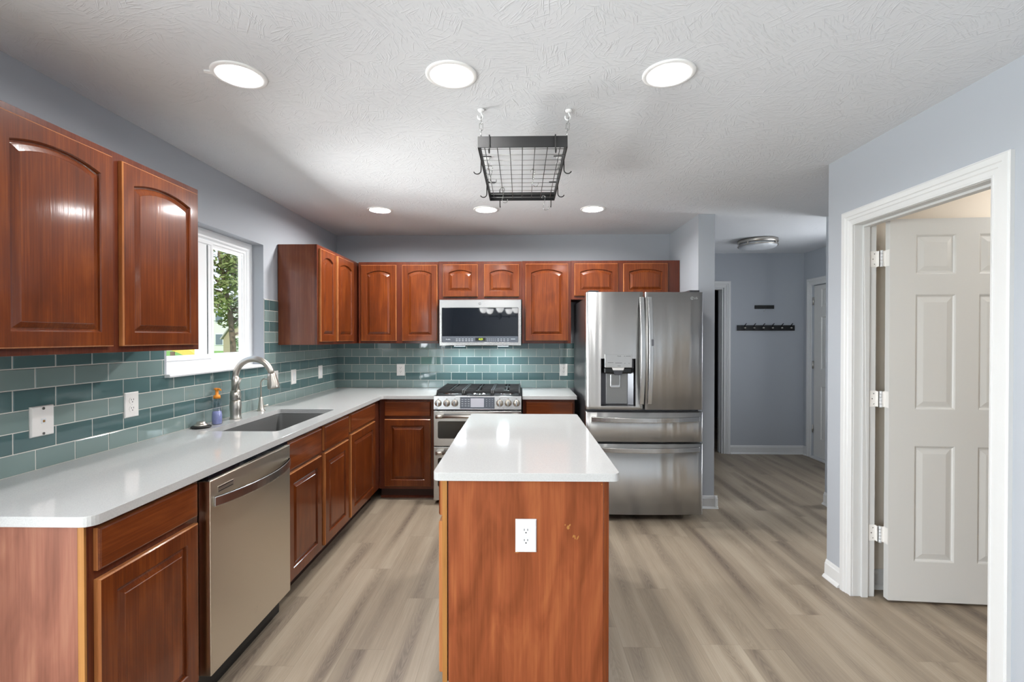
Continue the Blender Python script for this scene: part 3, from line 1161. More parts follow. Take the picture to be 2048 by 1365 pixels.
def base_back(x0, x1, label, drawers, doors, tk=0):
    r = empty('base_cabinet', ((x0 + x1) / 2, (FYB + YB) / 2, 0), label, 'cabinet', g_b)
    mb = MB()
    mb.box(x0, x1, FYB, YB - 0.001, 0.095, CT0 - 0.0005)
    mb.build('cabinet_body', 'frame', r, bevel=0.001)
    mb = MB()
    mb.box(x0 + 0.001 + tk, x1 - 0.001, FYB + 0.062, YB - 0.002, 0.0, 0.0945)
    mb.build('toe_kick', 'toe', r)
    mb = MB()
    mb.prism([(FYB + 0.0615, 0.0), (FYB + 0.047, 0.0), (FYB + 0.048, 0.012), (FYB + 0.054, 0.018), (FYB + 0.0615, 0.019)], lambda p, q, w: (w, p, q), x0 + 0.001 + tk, x1 - 0.001)
    mb.build('shoe_molding', 'frame', r)
    for a, b_, c, d in drawers:
        drawer_front(fnk, a, b_, c, d, r, 'wood_hx')
    for a, b_, c, d in doors:
        door_front(fnk, a, b_, c, d, r, stile=0.054, rail=0.056)
    return r


base_back(-1.239, -0.754, 'base cabinet with one drawer and one door, left of the range', [(-1.187, -0.786, 0.732, 0.860)], [(-1.187, -0.786, 0.122, 0.706)])
base_back(0.016, 0.464, 'narrow base cabinet right of the range, mostly hidden behind the island', [(0.043, 0.450, 0.732, 0.860)], [(0.043, 0.450, 0.122, 0.706)])


# ---- worktops
def slab(name, outer, hole, label, cat='countertop'):
    bm = bmesh.new()
    cx = sum(p[0] for p in outer) / len(outer)
    cy = sum(p[1] for p in outer) / len(outer)
    ed = ring(bm, [(x - cx, y - cy, 0.03) for x, y in outer])
    if hole:
        ed += ring(bm, [(x - cx, y - cy, 0.03) for x, y in hole])
    bmesh.ops.triangle_fill(bm, edges=ed, use_beauty=True)
    ex = bmesh.ops.extrude_face_region(bm, geom=bm.faces[:])
    bmesh.ops.translate(bm, verts=[g for g in ex['geom'] if isinstance(g, bmesh.types.BMVert)], vec=(0, 0, -0.03))
    bmesh.ops.recalc_face_normals(bm, faces=bm.faces[:])
    me = bpy.data.meshes.new(name)
    bm.to_mesh(me)
    bm.free()
    me.materials.append(M['quartz'])
    o = bpy.data.objects.new(name, me)
    o.location = (cx, cy, CT0)
    COL.objects.link(o)
    md = o.modifiers.new('bevel', 'BEVEL')
    md.width = 0.0025
    md.segments = 2
    md.limit_method = 'ANGLE'
    md.angle_limit = math.radians(50)
    return tag(o, label, cat)


def arc(cx, cy, r, a0, a1, n=6):
    return [(cx + r * math.cos(math.radians(a0 + (a1 - a0) * i / n)), cy + r * math.sin(math.radians(a0 + (a1 - a0) * i / n))) for i in range(n + 1)]


def rrect(x0, x1, y0, y1, r, n=6):
    return arc(x1 - r, y0 + r, r, -90, 0, n) + arc(x1 - r, y1 - r, r, 0, 90, n) + arc(x0 + r, y1 - r, r, 90, 180, n) + arc(x0 + r, y0 + r, r, 180, 270, n)


CFX, CFY = -1.206, 4.062
SK = (-1.705, -1.305, 2.512, 3.290)
slab('countertop', [(XL + 0.001, 1.30)] + arc(CFX - 0.035, 1.335, 0.035, -90, 0) + [(CFX, CFY - 0.016), (CFX + 0.016, CFY), (-0.748, CFY), (-0.748, YB - 0.001), (XL + 0.001, YB - 0.001)],
     rrect(*SK, 0.03), 'white quartz L shaped countertop holding the sink on the left')
slab('countertop', [(0.012, CFY)] + arc(0.476, CFY + 0.006, 0.006, -90, 0, 3) + [(0.482, YB - 0.001), (0.012, YB - 0.001)], None, 'short white quartz countertop between range and refrigerator')
IX0, IX1, IY0, IY1 = -0.330, 0.368, 1.752, 3.112
slab('island_top', rrect(IX0, IX1, IY0, IY1, 0.028), None, 'white quartz slab on top of the kitchen island')

# ---- island
CX0, CX1, CY0, CY1 = -0.300, 0.333, 1.800, 3.070
r = empty('kitchen_island', ((CX0 + CX1) / 2, (CY0 + CY1) / 2, 0), 'freestanding cherry island cabinet in the middle of the floor', 'kitchen island')
mb = MB()
mb.box(CX0, CX1, CY0, CY1, 0.100, CT0 - 0.0005)
mb.build('cabinet_body', 'frame', r)
mb = MB()
mb.box(CX0 + 0.07, CX1 - 0.002, CY0 + 0.01, CY1 - 0.01, 0.0, 0.0995)
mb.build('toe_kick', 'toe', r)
mb = MB()
mb.box(CX0 + 0.023, CX1 - 0.022, 1.7925, 1.7995, 0.0, CT0 - 0.006)
mb.build('end_panel', 'laminate_warm', r)
mb = MB()
mb.box(CX0, CX0 + 0.018, 1.790, 1.7995, 0.100, CT0 - 0.001)
mb.build('frame_edge', 'pale_edge', r)
mb = MB()
mb.box(CX1 - 0.0215, CX1, 1.789, 1.7995, 0.0, CT0 - 0.001)
mb.build('corner_trim', 'wood_v', r, bevel=0.002)
# pale chips in the laminate
for (px, pz, sx_, sz_, an) in ((0.179, 0.697, .006, .009, .2), (0.185, 0.705, .003, .006, -.5), (0.168, 0.707, .003, .003, 0), (0.199, 0.664, .003, .008, -.3), (0.205, 0.660, .004, .010, .2), (0.216, 0.659, .003, .010, -.5), (0.306, 0.862, .004, .003, 0), (-0.015, 0.600, .010, .0015, 0)):
    mb = MB()
    pts = []
    for i in range(8):
        a = 2 * PI * i / 8
        x, z = sx_ * math.cos(a) * random.uniform(.6, 1.1), sz_ * math.sin(a) * random.uniform(.6, 1.1)
        pts.append((px + x * math.cos(an) - z * math.sin(an), pz + x * math.sin(an) + z * math.cos(an)))
    mb.prism(pts, front_y(1.7925), 0.0001, 0.0005)
    mb.build('chip', 'pale_edge', r)
fni = fx_left(CX0 - 0.019)
for a, b_ in ((1.822, 2.415), (2.455, 3.050)):
    drawer_front(fni, a, b_, 0.730, 0.864, r, 'wood_hy')
    door_front(fni, a, b_, 0.118, 0.706, r, stile=0.056, rail=0.056)


# ------------------------------------------------------------------ outlets and plates
def outlet(fn, u, v, label, kind='duplex', w=0.080, h=0.118, mt='plate', d=0.006, rd=1):
    """fn faces the room, (u,v) centre; rd=1 when u grows to the reader's right"""
    r = empty('wall_outlet' if kind == 'duplex' else ('phone_jack' if kind == 'phone' else 'light_switch'), fn(u, v - h / 2, 0), label, 'outlet' if kind == 'duplex' else ('phone jack' if kind == 'phone' else 'light switch'))
    mb = MB()
    e = 0.004

    def rect(i, ww):
        return [fn(u - w / 2 + i, v - h / 2 + i, ww), fn(u + w / 2 - i, v - h / 2 + i, ww), fn(u + w / 2 - i, v + h / 2 - i, ww), fn(u - w / 2 + i, v + h / 2 - i, ww)]
    mb.loops([rect(0, 0), rect(0, d * 0.4), rect(e * 0.5, d * 0.8), rect(e, d)], 0, cap0=True, cap1=True)
    mb.build('cover_plate', mt, r)

    def disc(cu, cv, rad, w0, w1, name, m_, sq=1.0, par=r, cut=None):
        pts = []
        for i in range(20):
            a = 2 * PI * i / 20
            pts.append((cu + rad * math.cos(a), cv + (max(-cut, min(cut, rad * math.sin(a))) if cut else rad * math.sin(a))))
        b2 = MB()
        b2.prism(pts, fn, w0, w1)
        return b2.build(name, m_, par)
    if kind == 'duplex':
        for dv in (0.0195, -0.0195):
            s = disc(u, v + dv, 0.0172, d, d + 0.0014, 'socket', mt, cut=0.0140)
            b2 = MB()
            for du in (-0.0063, 0.0063):
                b2.prism([(u + du - .0012, v + dv + .0005), (u + du + .0012, v + dv + .0005), (u + du + .0012, v + dv + .0085), (u + du - .0012, v + dv + .0085)], fn, d + 0.0014, d + 0.0017)
            b2.build('slot', 'slot', s)
            disc(u, v + dv - 0.0065, 0.0027, d + 0.0014, d + 0.0017, 'ground_hole', 'slot', par=s)
        disc(u, v, 0.0028, d, d + 0.001, 'screw', 'plate_w')
    elif kind == 'phone':
        for dv in (0.048, -0.048):
            s = disc(u + 0.008 * 0, v + dv, 0.0052, d, d + 0.0022, 'screw', 'zinc')
            disc(u, v + dv, 0.0018, d + 0.0022, d + 0.0025, 'screw_slot', 'slot', par=s)
        b2 = MB()
        b2.prism([(u - .0085, v - .009), (u + .0085, v - .009), (u + .0085, v + .010), (u - .0085, v + .010)], fn, d, d + 0.0025)
        s = b2.build('jack', 'plate_w', r)
        b2 = MB()
        b2.prism([(u - .0045, v - .005), (u + .0045, v - .005), (u + .0045, v + .004), (u - .0045, v + .004)], fn, d + 0.0025, d + 0.0029)
        b2.build('port', 'brass', s)
    else:
        b2 = MB()
        b2.prism([(u - .0165, v - .033), (u + .0165, v - .033), (u + .0165, v + .033), (u - .0165, v + .033)], fn, d, d + 0.0012)
        s = b2.build('rocker', mt, r)
        b2 = MB()
        b2.loops([[fn(u - .015, v - .031, d + .0012), fn(u + .015, v - .031, d + .0012), fn(u + .015, v + .031, d + .0012), fn(u - .015, v + .031, d + .0012)],
                  [fn(u - .0145, v - .030, d + .0045), fn(u + .0145, v - .030, d + .0045), fn(u + .0145, v + .030, d + .0022), fn(u - .0145, v + .030, d + .0022)]], 0, cap1=True)
        b2.build('paddle', 'plate_w', s)
        for dv in (0.048, -0.048):
            disc(u, v + dv, 0.0028, d, d + 0.001, 'screw', 'plate_w')
    return r


fl = front_x(XL + 0.0088)
outlet(fl, 1.775, 1.099, 'cream phone jack plate on the tiles near the left edge', 'phone', 0.088, 0.116, d=0.010)
outlet(fl, 2.194, 1.102, 'white outlet on the left tiles beside the sink stopper')
outlet(fl, 3.500, 1.110, 'white outlet on the tiles behind the faucet head')
outlet(fl, 3.786, 1.100, 'white rocker switch on the tiles right of the faucet', 'switch')
outlet(fl, 4.297, 1.102, 'white rocker switch on the left tiles nearest the corner', 'switch')
fb = front_y(YB - 0.0088)
outlet(fb, -1.202, 1.095, 'white outlet on the back tiles left of the range')
outlet(fb, 0.423, 1.096, 'white outlet on the back tiles beside the refrigerator')
outlet(front_y(1.7925), 0.019, 0.666, 'white outlet on the end panel of the island', w=0.080, h=0.126, mt='plate_w')

# ------------------------------------------------------------------ sink and faucet
x0, x1, y0, y1 = SK
r = empty('kitchen_sink', ((x0 + x1) / 2, (y0 + y1) / 2, CT0 - 0.22), 'undermount stainless sink set in the left counter', 'sink')
mb = MB()


def rr3(off, rad, z):
    return [(x, y, z) for x, y in rrect(x0 - off, x1 + off, y0 - off, y1 + off, rad)]


mb.loops([rr3(0.020, 0.04, CT0 - 0.0012), rr3(-0.001, 0.03, CT0 - 0.0012), rr3(-0.003, 0.03, CT0 - 0.17), rr3(-0.012, 0.03, CT0 - 0.205), rr3(-0.035, 0.03, CT0 - 0.214)], 0, cap1=True, smooth=False)
mb.build('sink_bowl', 'sink', r, recalc=False)
mb = MB()
mb.lathe([(0.055, 0.0), (0.055, 0.004), (0.045, 0.005), (0.040, 0.001), (0.0, 0.001)], ((x0 + x1) / 2, (y0 + y1) / 2, CT0 - 0.2135))
mb.build('drain', 'nickel', r)

FX0, FY0 = -1.772, 2.898
r = empty('kitchen_faucet', (FX0, FY0, CT1), 'brushed nickel pull down gooseneck faucet behind the sink', 'faucet')
mb = MB()
mb.lathe([(0.034, 0.0), (0.034, 0.004), (0.031, 0.010), (0.030, 0.030), (0.032, 0.055), (0.034, 0.080), (0.031, 0.105), (0.028, 0.115)], (FX0, FY0, CT1 + 0.0003), seg=32)
mb.build('base', 'nickel', r)
mb = MB()
mb.lathe([(0.027, 0.1152), (0.030, 0.122), (0.031, 0.140), (0.0285, 0.170), (0.026, 0.178)], (FX0, FY0, CT1), seg=32)
mb.build('valve_body', 'nickel', r)
path = [(FX0, FY0, CT1 + 0.178), (FX0, FY0, CT1 + 0.255)]
RA = 0.114
for i in range(0, 19):
    a = PI - i * (PI - 0.22) / 18
    path.append((FX0 + RA + RA * math.cos(a), FY0, CT1 + 0.257 + RA * math.sin(a)))
ex_, ez_ = path[-1][0], path[-1][2]
d_ = Vector((math.sin(0.30), 0, -math.cos(0.30)))
rad = [0.0235, 0.0225] + [0.0185 - 0.0035 * min(1, abs(i - 9) / 9) * 0 for i in range(19)]
mb = MB()
mb.tube(path, rad, seg=20)
mb.build('spout', 'nickel', r)
mb = MB()
s0 = Vector((ex_, FY0, ez_))
d_ = Vector((0.16, 0.0, -0.987))
xx = Vector((0.987, 0, 0.16))
mb.lathe([(0.0205, 0.0), (0.0235, 0.004), (0.025, 0.020), (0.031, 0.052), (0.0345, 0.076), (0.035, 0.089), (0.031, 0.096), (0.0, 0.096)], s0, (xx, d_.cross(xx), d_), seg=28)
mb.build('spray_head', 'nickel', r)
mb = MB()
hd = Vector((0.45, -0.89, 0)).normalized()
c0 = Vector((FX0, FY0, CT1 + 0.150))
mb.lathe([(0.019, 0.015), (0.019, 0.040), (0.016, 0.046), (0.0, 0.048)], c0, (Vector((0, 0, 1)), hd.cross(Vector((0, 0, 1))) * -1, hd), seg=20)
hm = mb.build('handle_hub', 'nickel', r)
mb = MB()
p0 = c0 + hd * 0.036 + Vector((0, 0, 0.012))
mb.tube([p0, p0 + Vector((0.022, -0.01, 0.045)), p0 + Vector((0.046, -0.022, 0.092))], [0.006, 0.0075, 0.0085], seg=12)
mb.build('lever', 'nickel', r)

FX1, FY1 = -1.790, 3.216
r = empty('filter_faucet', (FX1, FY1, CT1), 'small slim filter faucet right of the main faucet', 'faucet')
mb = MB()
mb.lathe([(0.028, 0.0), (0.028, 0.003), (0.021, 0.006), (0.018, 0.03), (0.0115, 0.088), (0.009, 0.094)], (FX1, FY1, CT1 + 0.0003))
mb.build('base', 'nickel', r)
path = [(FX1, FY1, CT1 + 0.094), (FX1, FY1, CT1 + 0.190)]
for i in range(1, 11):
    a = PI - i * (PI * 0.86) / 10
    path.append((FX1 + 0.03 + 0.03 * math.cos(a), FY1, CT1 + 0.190 + 0.03 * math.sin(a)))
mb = MB()
mb.tube(path, 0.0056, seg=12)
mb.build('spout', 'nickel', r)
mb = MB()
mb.tube([(FX1 + 0.012, FY1 + 0.012, CT1 + 0.03), (FX1 + 0.035, FY1 + 0.03, CT1 + 0.036)], [0.005, 0.007], seg=10)
mb.build('lever', 'nickel', r)

r = empty('sink_stopper', (-1.785, 2.600, CT1), 'black rimmed metal sink stopper lying left of the soap bottle', 'sink stopper')
mb = MB()
mb.lathe([(0.030, 0.0), (0.046, 0.002), (0.050, 0.007), (0.047, 0.011), (0.036, 0.012)], (-1.785, 2.600, CT1 + 0.0003), seg=32)
mb.build('rubber_rim', 'rubber', r)
mb = MB()
mb.lathe([(0.036, 0.0121), (0.033, 0.019), (0.026, 0.024), (0.022, 0.026), (0.0215, 0.034), (0.0, 0.034)], (-1.785, 2.600, CT1), seg=32)
mb.build('metal_cap', 'nickel', r)

BX, BY = -1.768, 2.712
r = empty('soap_bottle', (BX, BY, CT1), 'clear soap bottle with orange pump and violet soap beside the faucet', 'soap bottle')
prof = [(0.024, 0.0), (0.0265, 0.004), (0.027, 0.03), (0.0265, 0.055), (0.022, 0.085), (0.0195, 0.105), (0.022, 0.125), (0.020, 0.140), (0.0155, 0.147), (0.0155, 0.150)]
mb = MB()
mb.lathe(prof, (BX, BY, CT1 + 0.0003), seg=28)
mb.build('bottle', 'bottle', r)
mb = MB()
mb.lathe([(0.022, 0.002), (0.0252, 0.006), (0.0257, 0.03), (0.0252, 0.055), (0.0222, 0.076), (0.0, 0.0762)], (BX, BY, CT1), seg=28)
mb.build('liquid_soap', 'soap', r)
mb = MB()
mb.lathe([(0.0185, 0.1502), (0.0185, 0.166), (0.013, 0.170), (0.0085, 0.172), (0.0085, 0.196), (0.012, 0.199), (0.014, 0.207), (0.0, 0.209)], (BX, BY, CT1), seg=24)
mb.tube([(BX, BY, CT1 + 0.203), (BX + 0.018, BY - 0.008, CT1 + 0.205), (BX + 0.033, BY - 0.014, CT1 + 0.200)], [0.007, 0.006, 0.0045], seg=10)
mb.tube([(BX, BY, CT1 + 0.204), (BX - 0.02, BY + 0.006, CT1 + 0.205)], [0.008, 0.005], seg=10)
mb.build('pump', 'pump', r)

# ------------------------------------------------------------------ dishwasher
DWY0, DWY1, DWX = 1.7865, 2.412, -1.192
r = empty('dishwasher', ((XL + DWX) / 2, (DWY0 + DWY1) / 2, 0), 'stainless dishwasher with curved bar handle under the left counter', 'dishwasher')
mb = MB()
mb.box(XL + 0.03, FXB - 0.01, DWY0 + 0.004, DWY1 - 0.004, 0.02, CT0 - 0.004)
mb.build('tub', 'black', r)
mb = MB()
mb.box(FXB - 0.0095, DWX, DWY0, DWY1, 0.112, 0.866)
mb.build('door_panel', 'steel_warm', r, bevel=0.003)
mb = MB()
mb.box(FXB - 0.0095, DWX - 0.012, DWY0 + 0.004, DWY1 - 0.004, 0.867, 0.8815)
mb.build('control_strip', 'glass_black', r)
mb = MB()
mb.box(FXB - 0.08, FXB - 0.0105, DWY0 + 0.004, DWY1 - 0.004, 0.0, 0.019)
mb.box(FXB - 0.08, FXB - 0.06, DWY0 + 0.004, DWY1 - 0.004, 0.0, 0.11)
mb.build('toe_kick', 'black', r)
mb = MB()
pth = []
for i in range(21):
    tt = i / 20
    pth.append((DWX + 0.004 + 0.052 * math.sin(PI * tt) ** 0.8, DWY0 + 0.014 + (DWY1 - DWY0 - 0.028) * tt, 0.782))
mb.tube(pth, 0, flat=(0.019, 0.006, Vector((0, 0, 1))))
mb.build('handle', 'steel_bright', r, bevel=0.003)
mb = MB()
mb.box(DWX + 0.0002, DWX + 0.0022, 1.829, 1.930, 0.808, 0.833)
bdg = mb.build('badge', 'nickel', r, bevel=0.001)
mb = MB()
mb.box(DWX + 0.0022, DWX + 0.0026, 1.833, 1.926, 0.8115, 0.8145)
mb.box(DWX + 0.0022, DWX + 0.0026, 1.833, 1.926, 0.8265, 0.8295)
mb.build('badge_groove', 'slot', bdg)
for (yy, zz, ww) in ((2.09, 0.197, 0.022), (2.125, 0.213, 0.012), (2.322, 0.232, 0.020)):
    mb = MB()
    for q in range(7):
        a = random.uniform(0, 2 * PI)
        rr = random.uniform(0.2, 1) * ww
        pts = [(yy + rr * math.cos(a + b2) * random.uniform(.5, 1), zz + 0.7 * rr * math.sin(a + b2)) for b2 in (0, .5, .9)]
        mb.prism(pts, front_x(DWX), 0.0001, 0.0004)
    mb.build('smudge', 'nickel', r)

# ------------------------------------------------------------------ range
RX0, RX1, RY = -0.7430, 0.0040, 3.990
r = empty('gas_range', ((RX0 + RX1) / 2, 4.35, 0), 'stainless slide in gas range with double oven below the microwave', 'range')
mb = MB()
mb.box(RX0 + 0.004, RX1 - 0.004, RY + 0.045, YB - 0.012, 0.03, 0.900)
mb.build('range_body', 'steel_dark', r)
mb = MB()
mb.box(RX0 + 0.03, RX1 - 0.03, RY + 0.06, RY + 0.09, 0.0, 0.0295)
mb.build('kick_plate', 'black', r)
mb = MB()
mb.hexa([(x, y, z) for x in (RX0, RX1) for (y, z) in ((RY, 0.806), (RY + 0.014, 0.9205), (RY + 0.0445, 0.806), (RY + 0.0445, 0.9205))])
cp = mb.build('control_panel', 'steel_bright', r, bevel=0.003)


def fcp(u, v, w):     # on the slightly leaning control panel
    return (u, RY + 0.014 * (v - 0.806) / 0.1145 - w, v)


mb = MB()
mb.prism([(-0.517, 0.815), (-0.224, 0.815), (-0.224, 0.911), (-0.517, 0.911)], fcp, 0.0002, 0.002)
dp = mb.build('display_panel', 'panel_grey', r, bevel=0.001)
mb = MB()
mb.prism([(-0.427, 0.827), (-0.314, 0.827), (-0.314, 0.901), (-0.427, 0.901)], fcp, 0.0021, 0.0027)
mb.build('screen', 'screen', dp)
for side, cols in ((-1, (-0.497, -0.470, -0.444)), (1, (-0.292, -0.266, -0.242))):
    for cc in cols:
        for v in (0.838, 0.855, 0.874, 0.891):
            mb = MB()
            w_ = 0.008 if side < 0 else 0.0025
            mb.prism([(cc - w_, v - .0014), (cc + w_, v - .0014), (cc + w_, v + .0014), (cc - w_, v + .0014)], fcp, 0.0021, 0.0024)
            mb.build('key_mark', 'legend', dp)
KN = [(-0.703, .860), (-0.631, .860), (-0.562, .861), (-0.180, .862), (-0.109, .863), (-0.038, .863)]
for kx, kz in KN:
    mb = MB()
    c0 = Vector(fcp(kx, kz, 0.0002))
    A = (Vector((0, 0, 1)), Vector((-1, 0, 0)), Vector((0, -1, 0)))
    mb.lathe([(0.0295, 0.0), (0.0295, 0.006), (0.0255, 0.010), (0.0245, 0.026), (0.021, 0.030), (0.0, 0.030)], c0, A, seg=28)
    kb = mb.build('knob', 'nickel', r)
    mb = MB()
    mb.prism([(kx - .006, kz - .021), (kx + .006, kz - .021), (kx + .006, kz + .021), (kx - .006, kz + .021)], fcp, 0.0303, 0.040)
    mb.build('knob_grip', 'chrome', kb, bevel=0.003)
    mb = MB()
    mb.prism([(kx - .006, kz + .033), (kx + .006, kz + .033), (kx + .006, kz + .037), (kx - .006, kz + .037)], fcp, 0.0002, 0.0005)
    mb.build('dial_mark', 'legend_dark', r)
text('CAFE', 0.013, lambda u, v, w: fcp(-0.722 + u, 0.815 + v, w + 0.0002), 'legend_dark', 'lettering', cp)
# cooktop
mb = MB()
mb.box(RX0 + 0.003, RX1 - 0.003, RY + 0.047, YB - 0.014, 0.9005, 0.9195)
mb.build('cooktop', 'iron', r, bevel=0.003)
for bx, by, br in ((-0.62, 4.19, .050), (-0.62, 4.50, .036), (-0.37, 4.19, .05), (-0.37, 4.50, .05), (-0.12, 4.19, .046), (-0.12, 4.50, .040)):
    mb = MB()
    mb.lathe([(br + .028, 0), (br + .024, .004), (br, .007), (br * .95, .012)], (bx, by, 0.9197), seg=28)
    bb = mb.build('burner', 'chrome', r)
    mb = MB()
    mb.lathe([(br * .9, .0121), (br * .9, .018), (br * .8, .021), (0, .021)], (bx, by, 0.9197), seg=28)
    mb.build('burner_cap', 'iron', bb)
GX = [(RX0 + 0.012, -0.499), (-0.495, -0.249), (-0.245, RX1 - 0.012)]
for a, b_ in GX:
    mb = MB()
    zt = 0.962
    ya, yb = RY + 0.075, YB - 0.035
    for x in (a + .006, b_ - .006):
        mb.hexa([(xx, y, z) for xx in (x - .006, x + .006) for (y, z) in ((ya, .934), (ya + 0.02, zt), (yb, .934), (yb, zt))])
    for y in (ya + .008, yb - .006):
        mb.box(a + .012, b_ - .012, y - .006, y + .006, .936, zt - .004)
    n = 9
    for i in range(1, n):
        y = ya + .01 + (yb - ya - .016) * i / n
        c = (a + b_) / 2
        gap = 0.022 if i not in (n // 2,) else 0.0
        mb.box(a + .012, c - gap, y - .0045, y + .0045, .946, zt - .001)
        mb.box(c + gap, b_ - .012, y - .0045, y + .0045, .946, zt - .001)
    mb.box((a + b_) / 2 - .005, (a + b_) / 2 + .005, ya + .01, yb - .01, .944, zt - .002)
    for x in (a + .006, b_ - .006):
        for y in (ya + .004, yb - .006):
            mb.box(x - .006, x + .006, y - .006, y + .006, .9196, .940)
    mb.build('grate', 'iron', r, bevel=0.0015)


def oven_door(z0, z1, wz0, wz1, hz, name):
    mb = MB()
    mb.box(RX0 + 0.001, RX1 - 0.001, RY, RY + 0.044, z0, z1)
    dd = mb.build(name, 'steel_bright', r, bevel=0.003)
    mb = MB()
    mb.prism([(p, q) for p, q in rrect(-0.706, -0.033, wz0, wz1, 0.016, 4)], front_y(RY), 0.0002, 0.0015)
    mb.build('oven_window', 'oven_glass', dd, bevel=0.0005)
    mb = MB()
    mb.tube([(RX0 + 0.028, RY - 0.048, hz), (RX1 - 0.028, RY - 0.048, hz)], 0.0125, seg=16)
    hh = mb.build('handle', 'nickel', dd)
    for xa in (RX0 + 0.055, RX1 - 0.055):
        mb = MB()
        mb.box(xa - 0.028, xa + 0.028, RY - 0.040, RY - 0.0002, hz - 0.010, hz + 0.012)
        mb.lathe([(0.0155, -0.028), (0.0155, 0.028)], (xa, RY - 0.048, hz), 'X', seg=16)
        mb.build('handle_post', 'nickel', hh if False else dd)


oven_door(0.496, 0.795, 0.560, 0.708, 0.753, 'upper_oven_door')
oven_door(0.034, 0.489, 0.150, 0.395, 0.446, 'lower_oven_door')

# ------------------------------------------------------------------ microwave
MX0, MX1, MY, MZ0, MZ1 = -0.7475, 0.0035, 4.300, 1.343, 1.764
r = empty('microwave', ((MX0 + MX1) / 2, 4.5, MZ0), 'over the range microwave with black glass door', 'microwave')
mb = MB()
mb.box(MX0 + 0.004, MX1 - 0.004, MY + 0.041, YB - 0.012, MZ0 + 0.006, MZ1 - 0.001)
mb.build('microwave_body', 'case', r)
mb = MB()
wz0, wz1 = 1.374, 1.688
o_ = [(MX0, MZ0), (MX1, MZ0), (MX1, MZ1), (MX0, MZ1)]


def mrect(a, b_, c, d, w):
    return [(a, MY - w, c), (b_, MY - w, c), (b_, MY - w, d), (a, MY - w, d)]


mb.loops([mrect(MX0, MX1, MZ0, MZ1, -0.040), mrect(MX0, MX1, MZ0, MZ1, -0.004), mrect(MX0 + .004, MX1 - .004, MZ0 + .004, MZ1 - .004, 0.0),
          mrect(-0.724, -0.024, wz0 - .003, wz1 + .003, 0.0), mrect(-0.721, -0.027, wz0, wz1, -0.003), mrect(-0.721, -0.027, wz0, wz1, -0.02)], 0, cap0=True, cap1=True)
dm = mb.build('microwave_door', 'steel_bright', r)
mb = MB()
mb.box(-0.7208, -0.0272, MY + 0.0025, MY + 0.018, 1.4292, wz1 - 0.0003)
mb.build('door_glass', 'glass_black', dm)
mb = MB()
mb.box(-0.7208, -0.0272, MY + 0.0020, MY + 0.018, wz0 + 0.0003, 1.4288)
cpn = mb.build('control_panel', 'panel_grey', r)
fm_ = front_y(MY + 0.0020)
mb = MB()
mb.prism([(-0.417, 1.388), (-0.322, 1.388), (-0.322, 1.416), (-0.417, 1.416)], fm_, 0.0001, 0.0008)
mb.build('clock_window', 'black', cpn)
text('4:21', 0.024, lambda u, v, w: fm_(-0.366 + u, 1.402 + v, w + 0.0009), 'led', 'clock_digits', cpn)
text('Profile', 0.016, lambda u, v, w: fm_(-0.665 + u, 1.400 + v, w + 0.0001), 'legend', 'lettering', cpn)
for cc, rows in ([(x, (1.404, 1.388)) for x in (-0.586, -0.560, -0.531, -0.500, -0.472, -0.446, -0.303, -0.286, -0.270, -0.254, -0.236, -0.208, -0.180, -0.153, -0.119)] + [(-0.072, (1.404,))]):
    for v in rows:
        mb = MB()
        w_ = 0.008 if cc < -0.4 else (0.002 if cc < -0.22 else 0.006)
        if cc == -0.072:
            w_ = 0.02
        mb.prism([(cc - w_, v - .002), (cc + w_, v - .002), (cc + w_, v + .002), (cc - w_, v + .002)], fm_, 0.0001, 0.0004)
        mb.build('key_mark', 'legend', cpn)
mb = MB()
mb.lathe([(0.0115, 0), (0.0115, .002), (0.0095, .003), (0.0, .003)], (-0.374, MY - 0.0002, 1.727), (Vector((0, 0, 1)), Vector((-1, 0, 0)), Vector((0, -1, 0))), seg=24)
lg = mb.build('round_emblem', 'legend', dm)
mb = MB()
mb.tube([(-0.374 + .0098 * math.cos(a * PI / 12), MY - 0.0035, 1.727 + .0098 * math.sin(a * PI / 12)) for a in range(24)], 0.0013, seg=6, closed=True)
mb.build('emblem_ring', 'legend_dark', lg)
text('GE', 0.010, lambda u, v, w: (-0.374 + u, MY - 0.0034 - w, 1.727 + v), 'legend_dark', 'emblem_letters', lg)
mb = MB()
mb.box(MX0 + 0.05, MX1 - 0.04, MY + 0.06, YB - 0.05, MZ0 - 0.004, MZ0 + 0.0055)
mb.build('vent_grille', 'black', r)

for xx in (-0.58, -0.17):
    mb = MB()
    mb.box(xx - 0.05, xx + 0.05, 4.44, 4.50, MZ0 - 0.0075, MZ0 - 0.0042)
    mb.build('task_lamp', 'task_lens', r)
    lamp('cooktop_lamp', 'AREA', (xx, 4.47, MZ0 - 0.009), (0, 0, 0), 1.6, (0.80, 0.93, 1.0), shape='RECTANGLE', size=0.10, size_y=0.06)

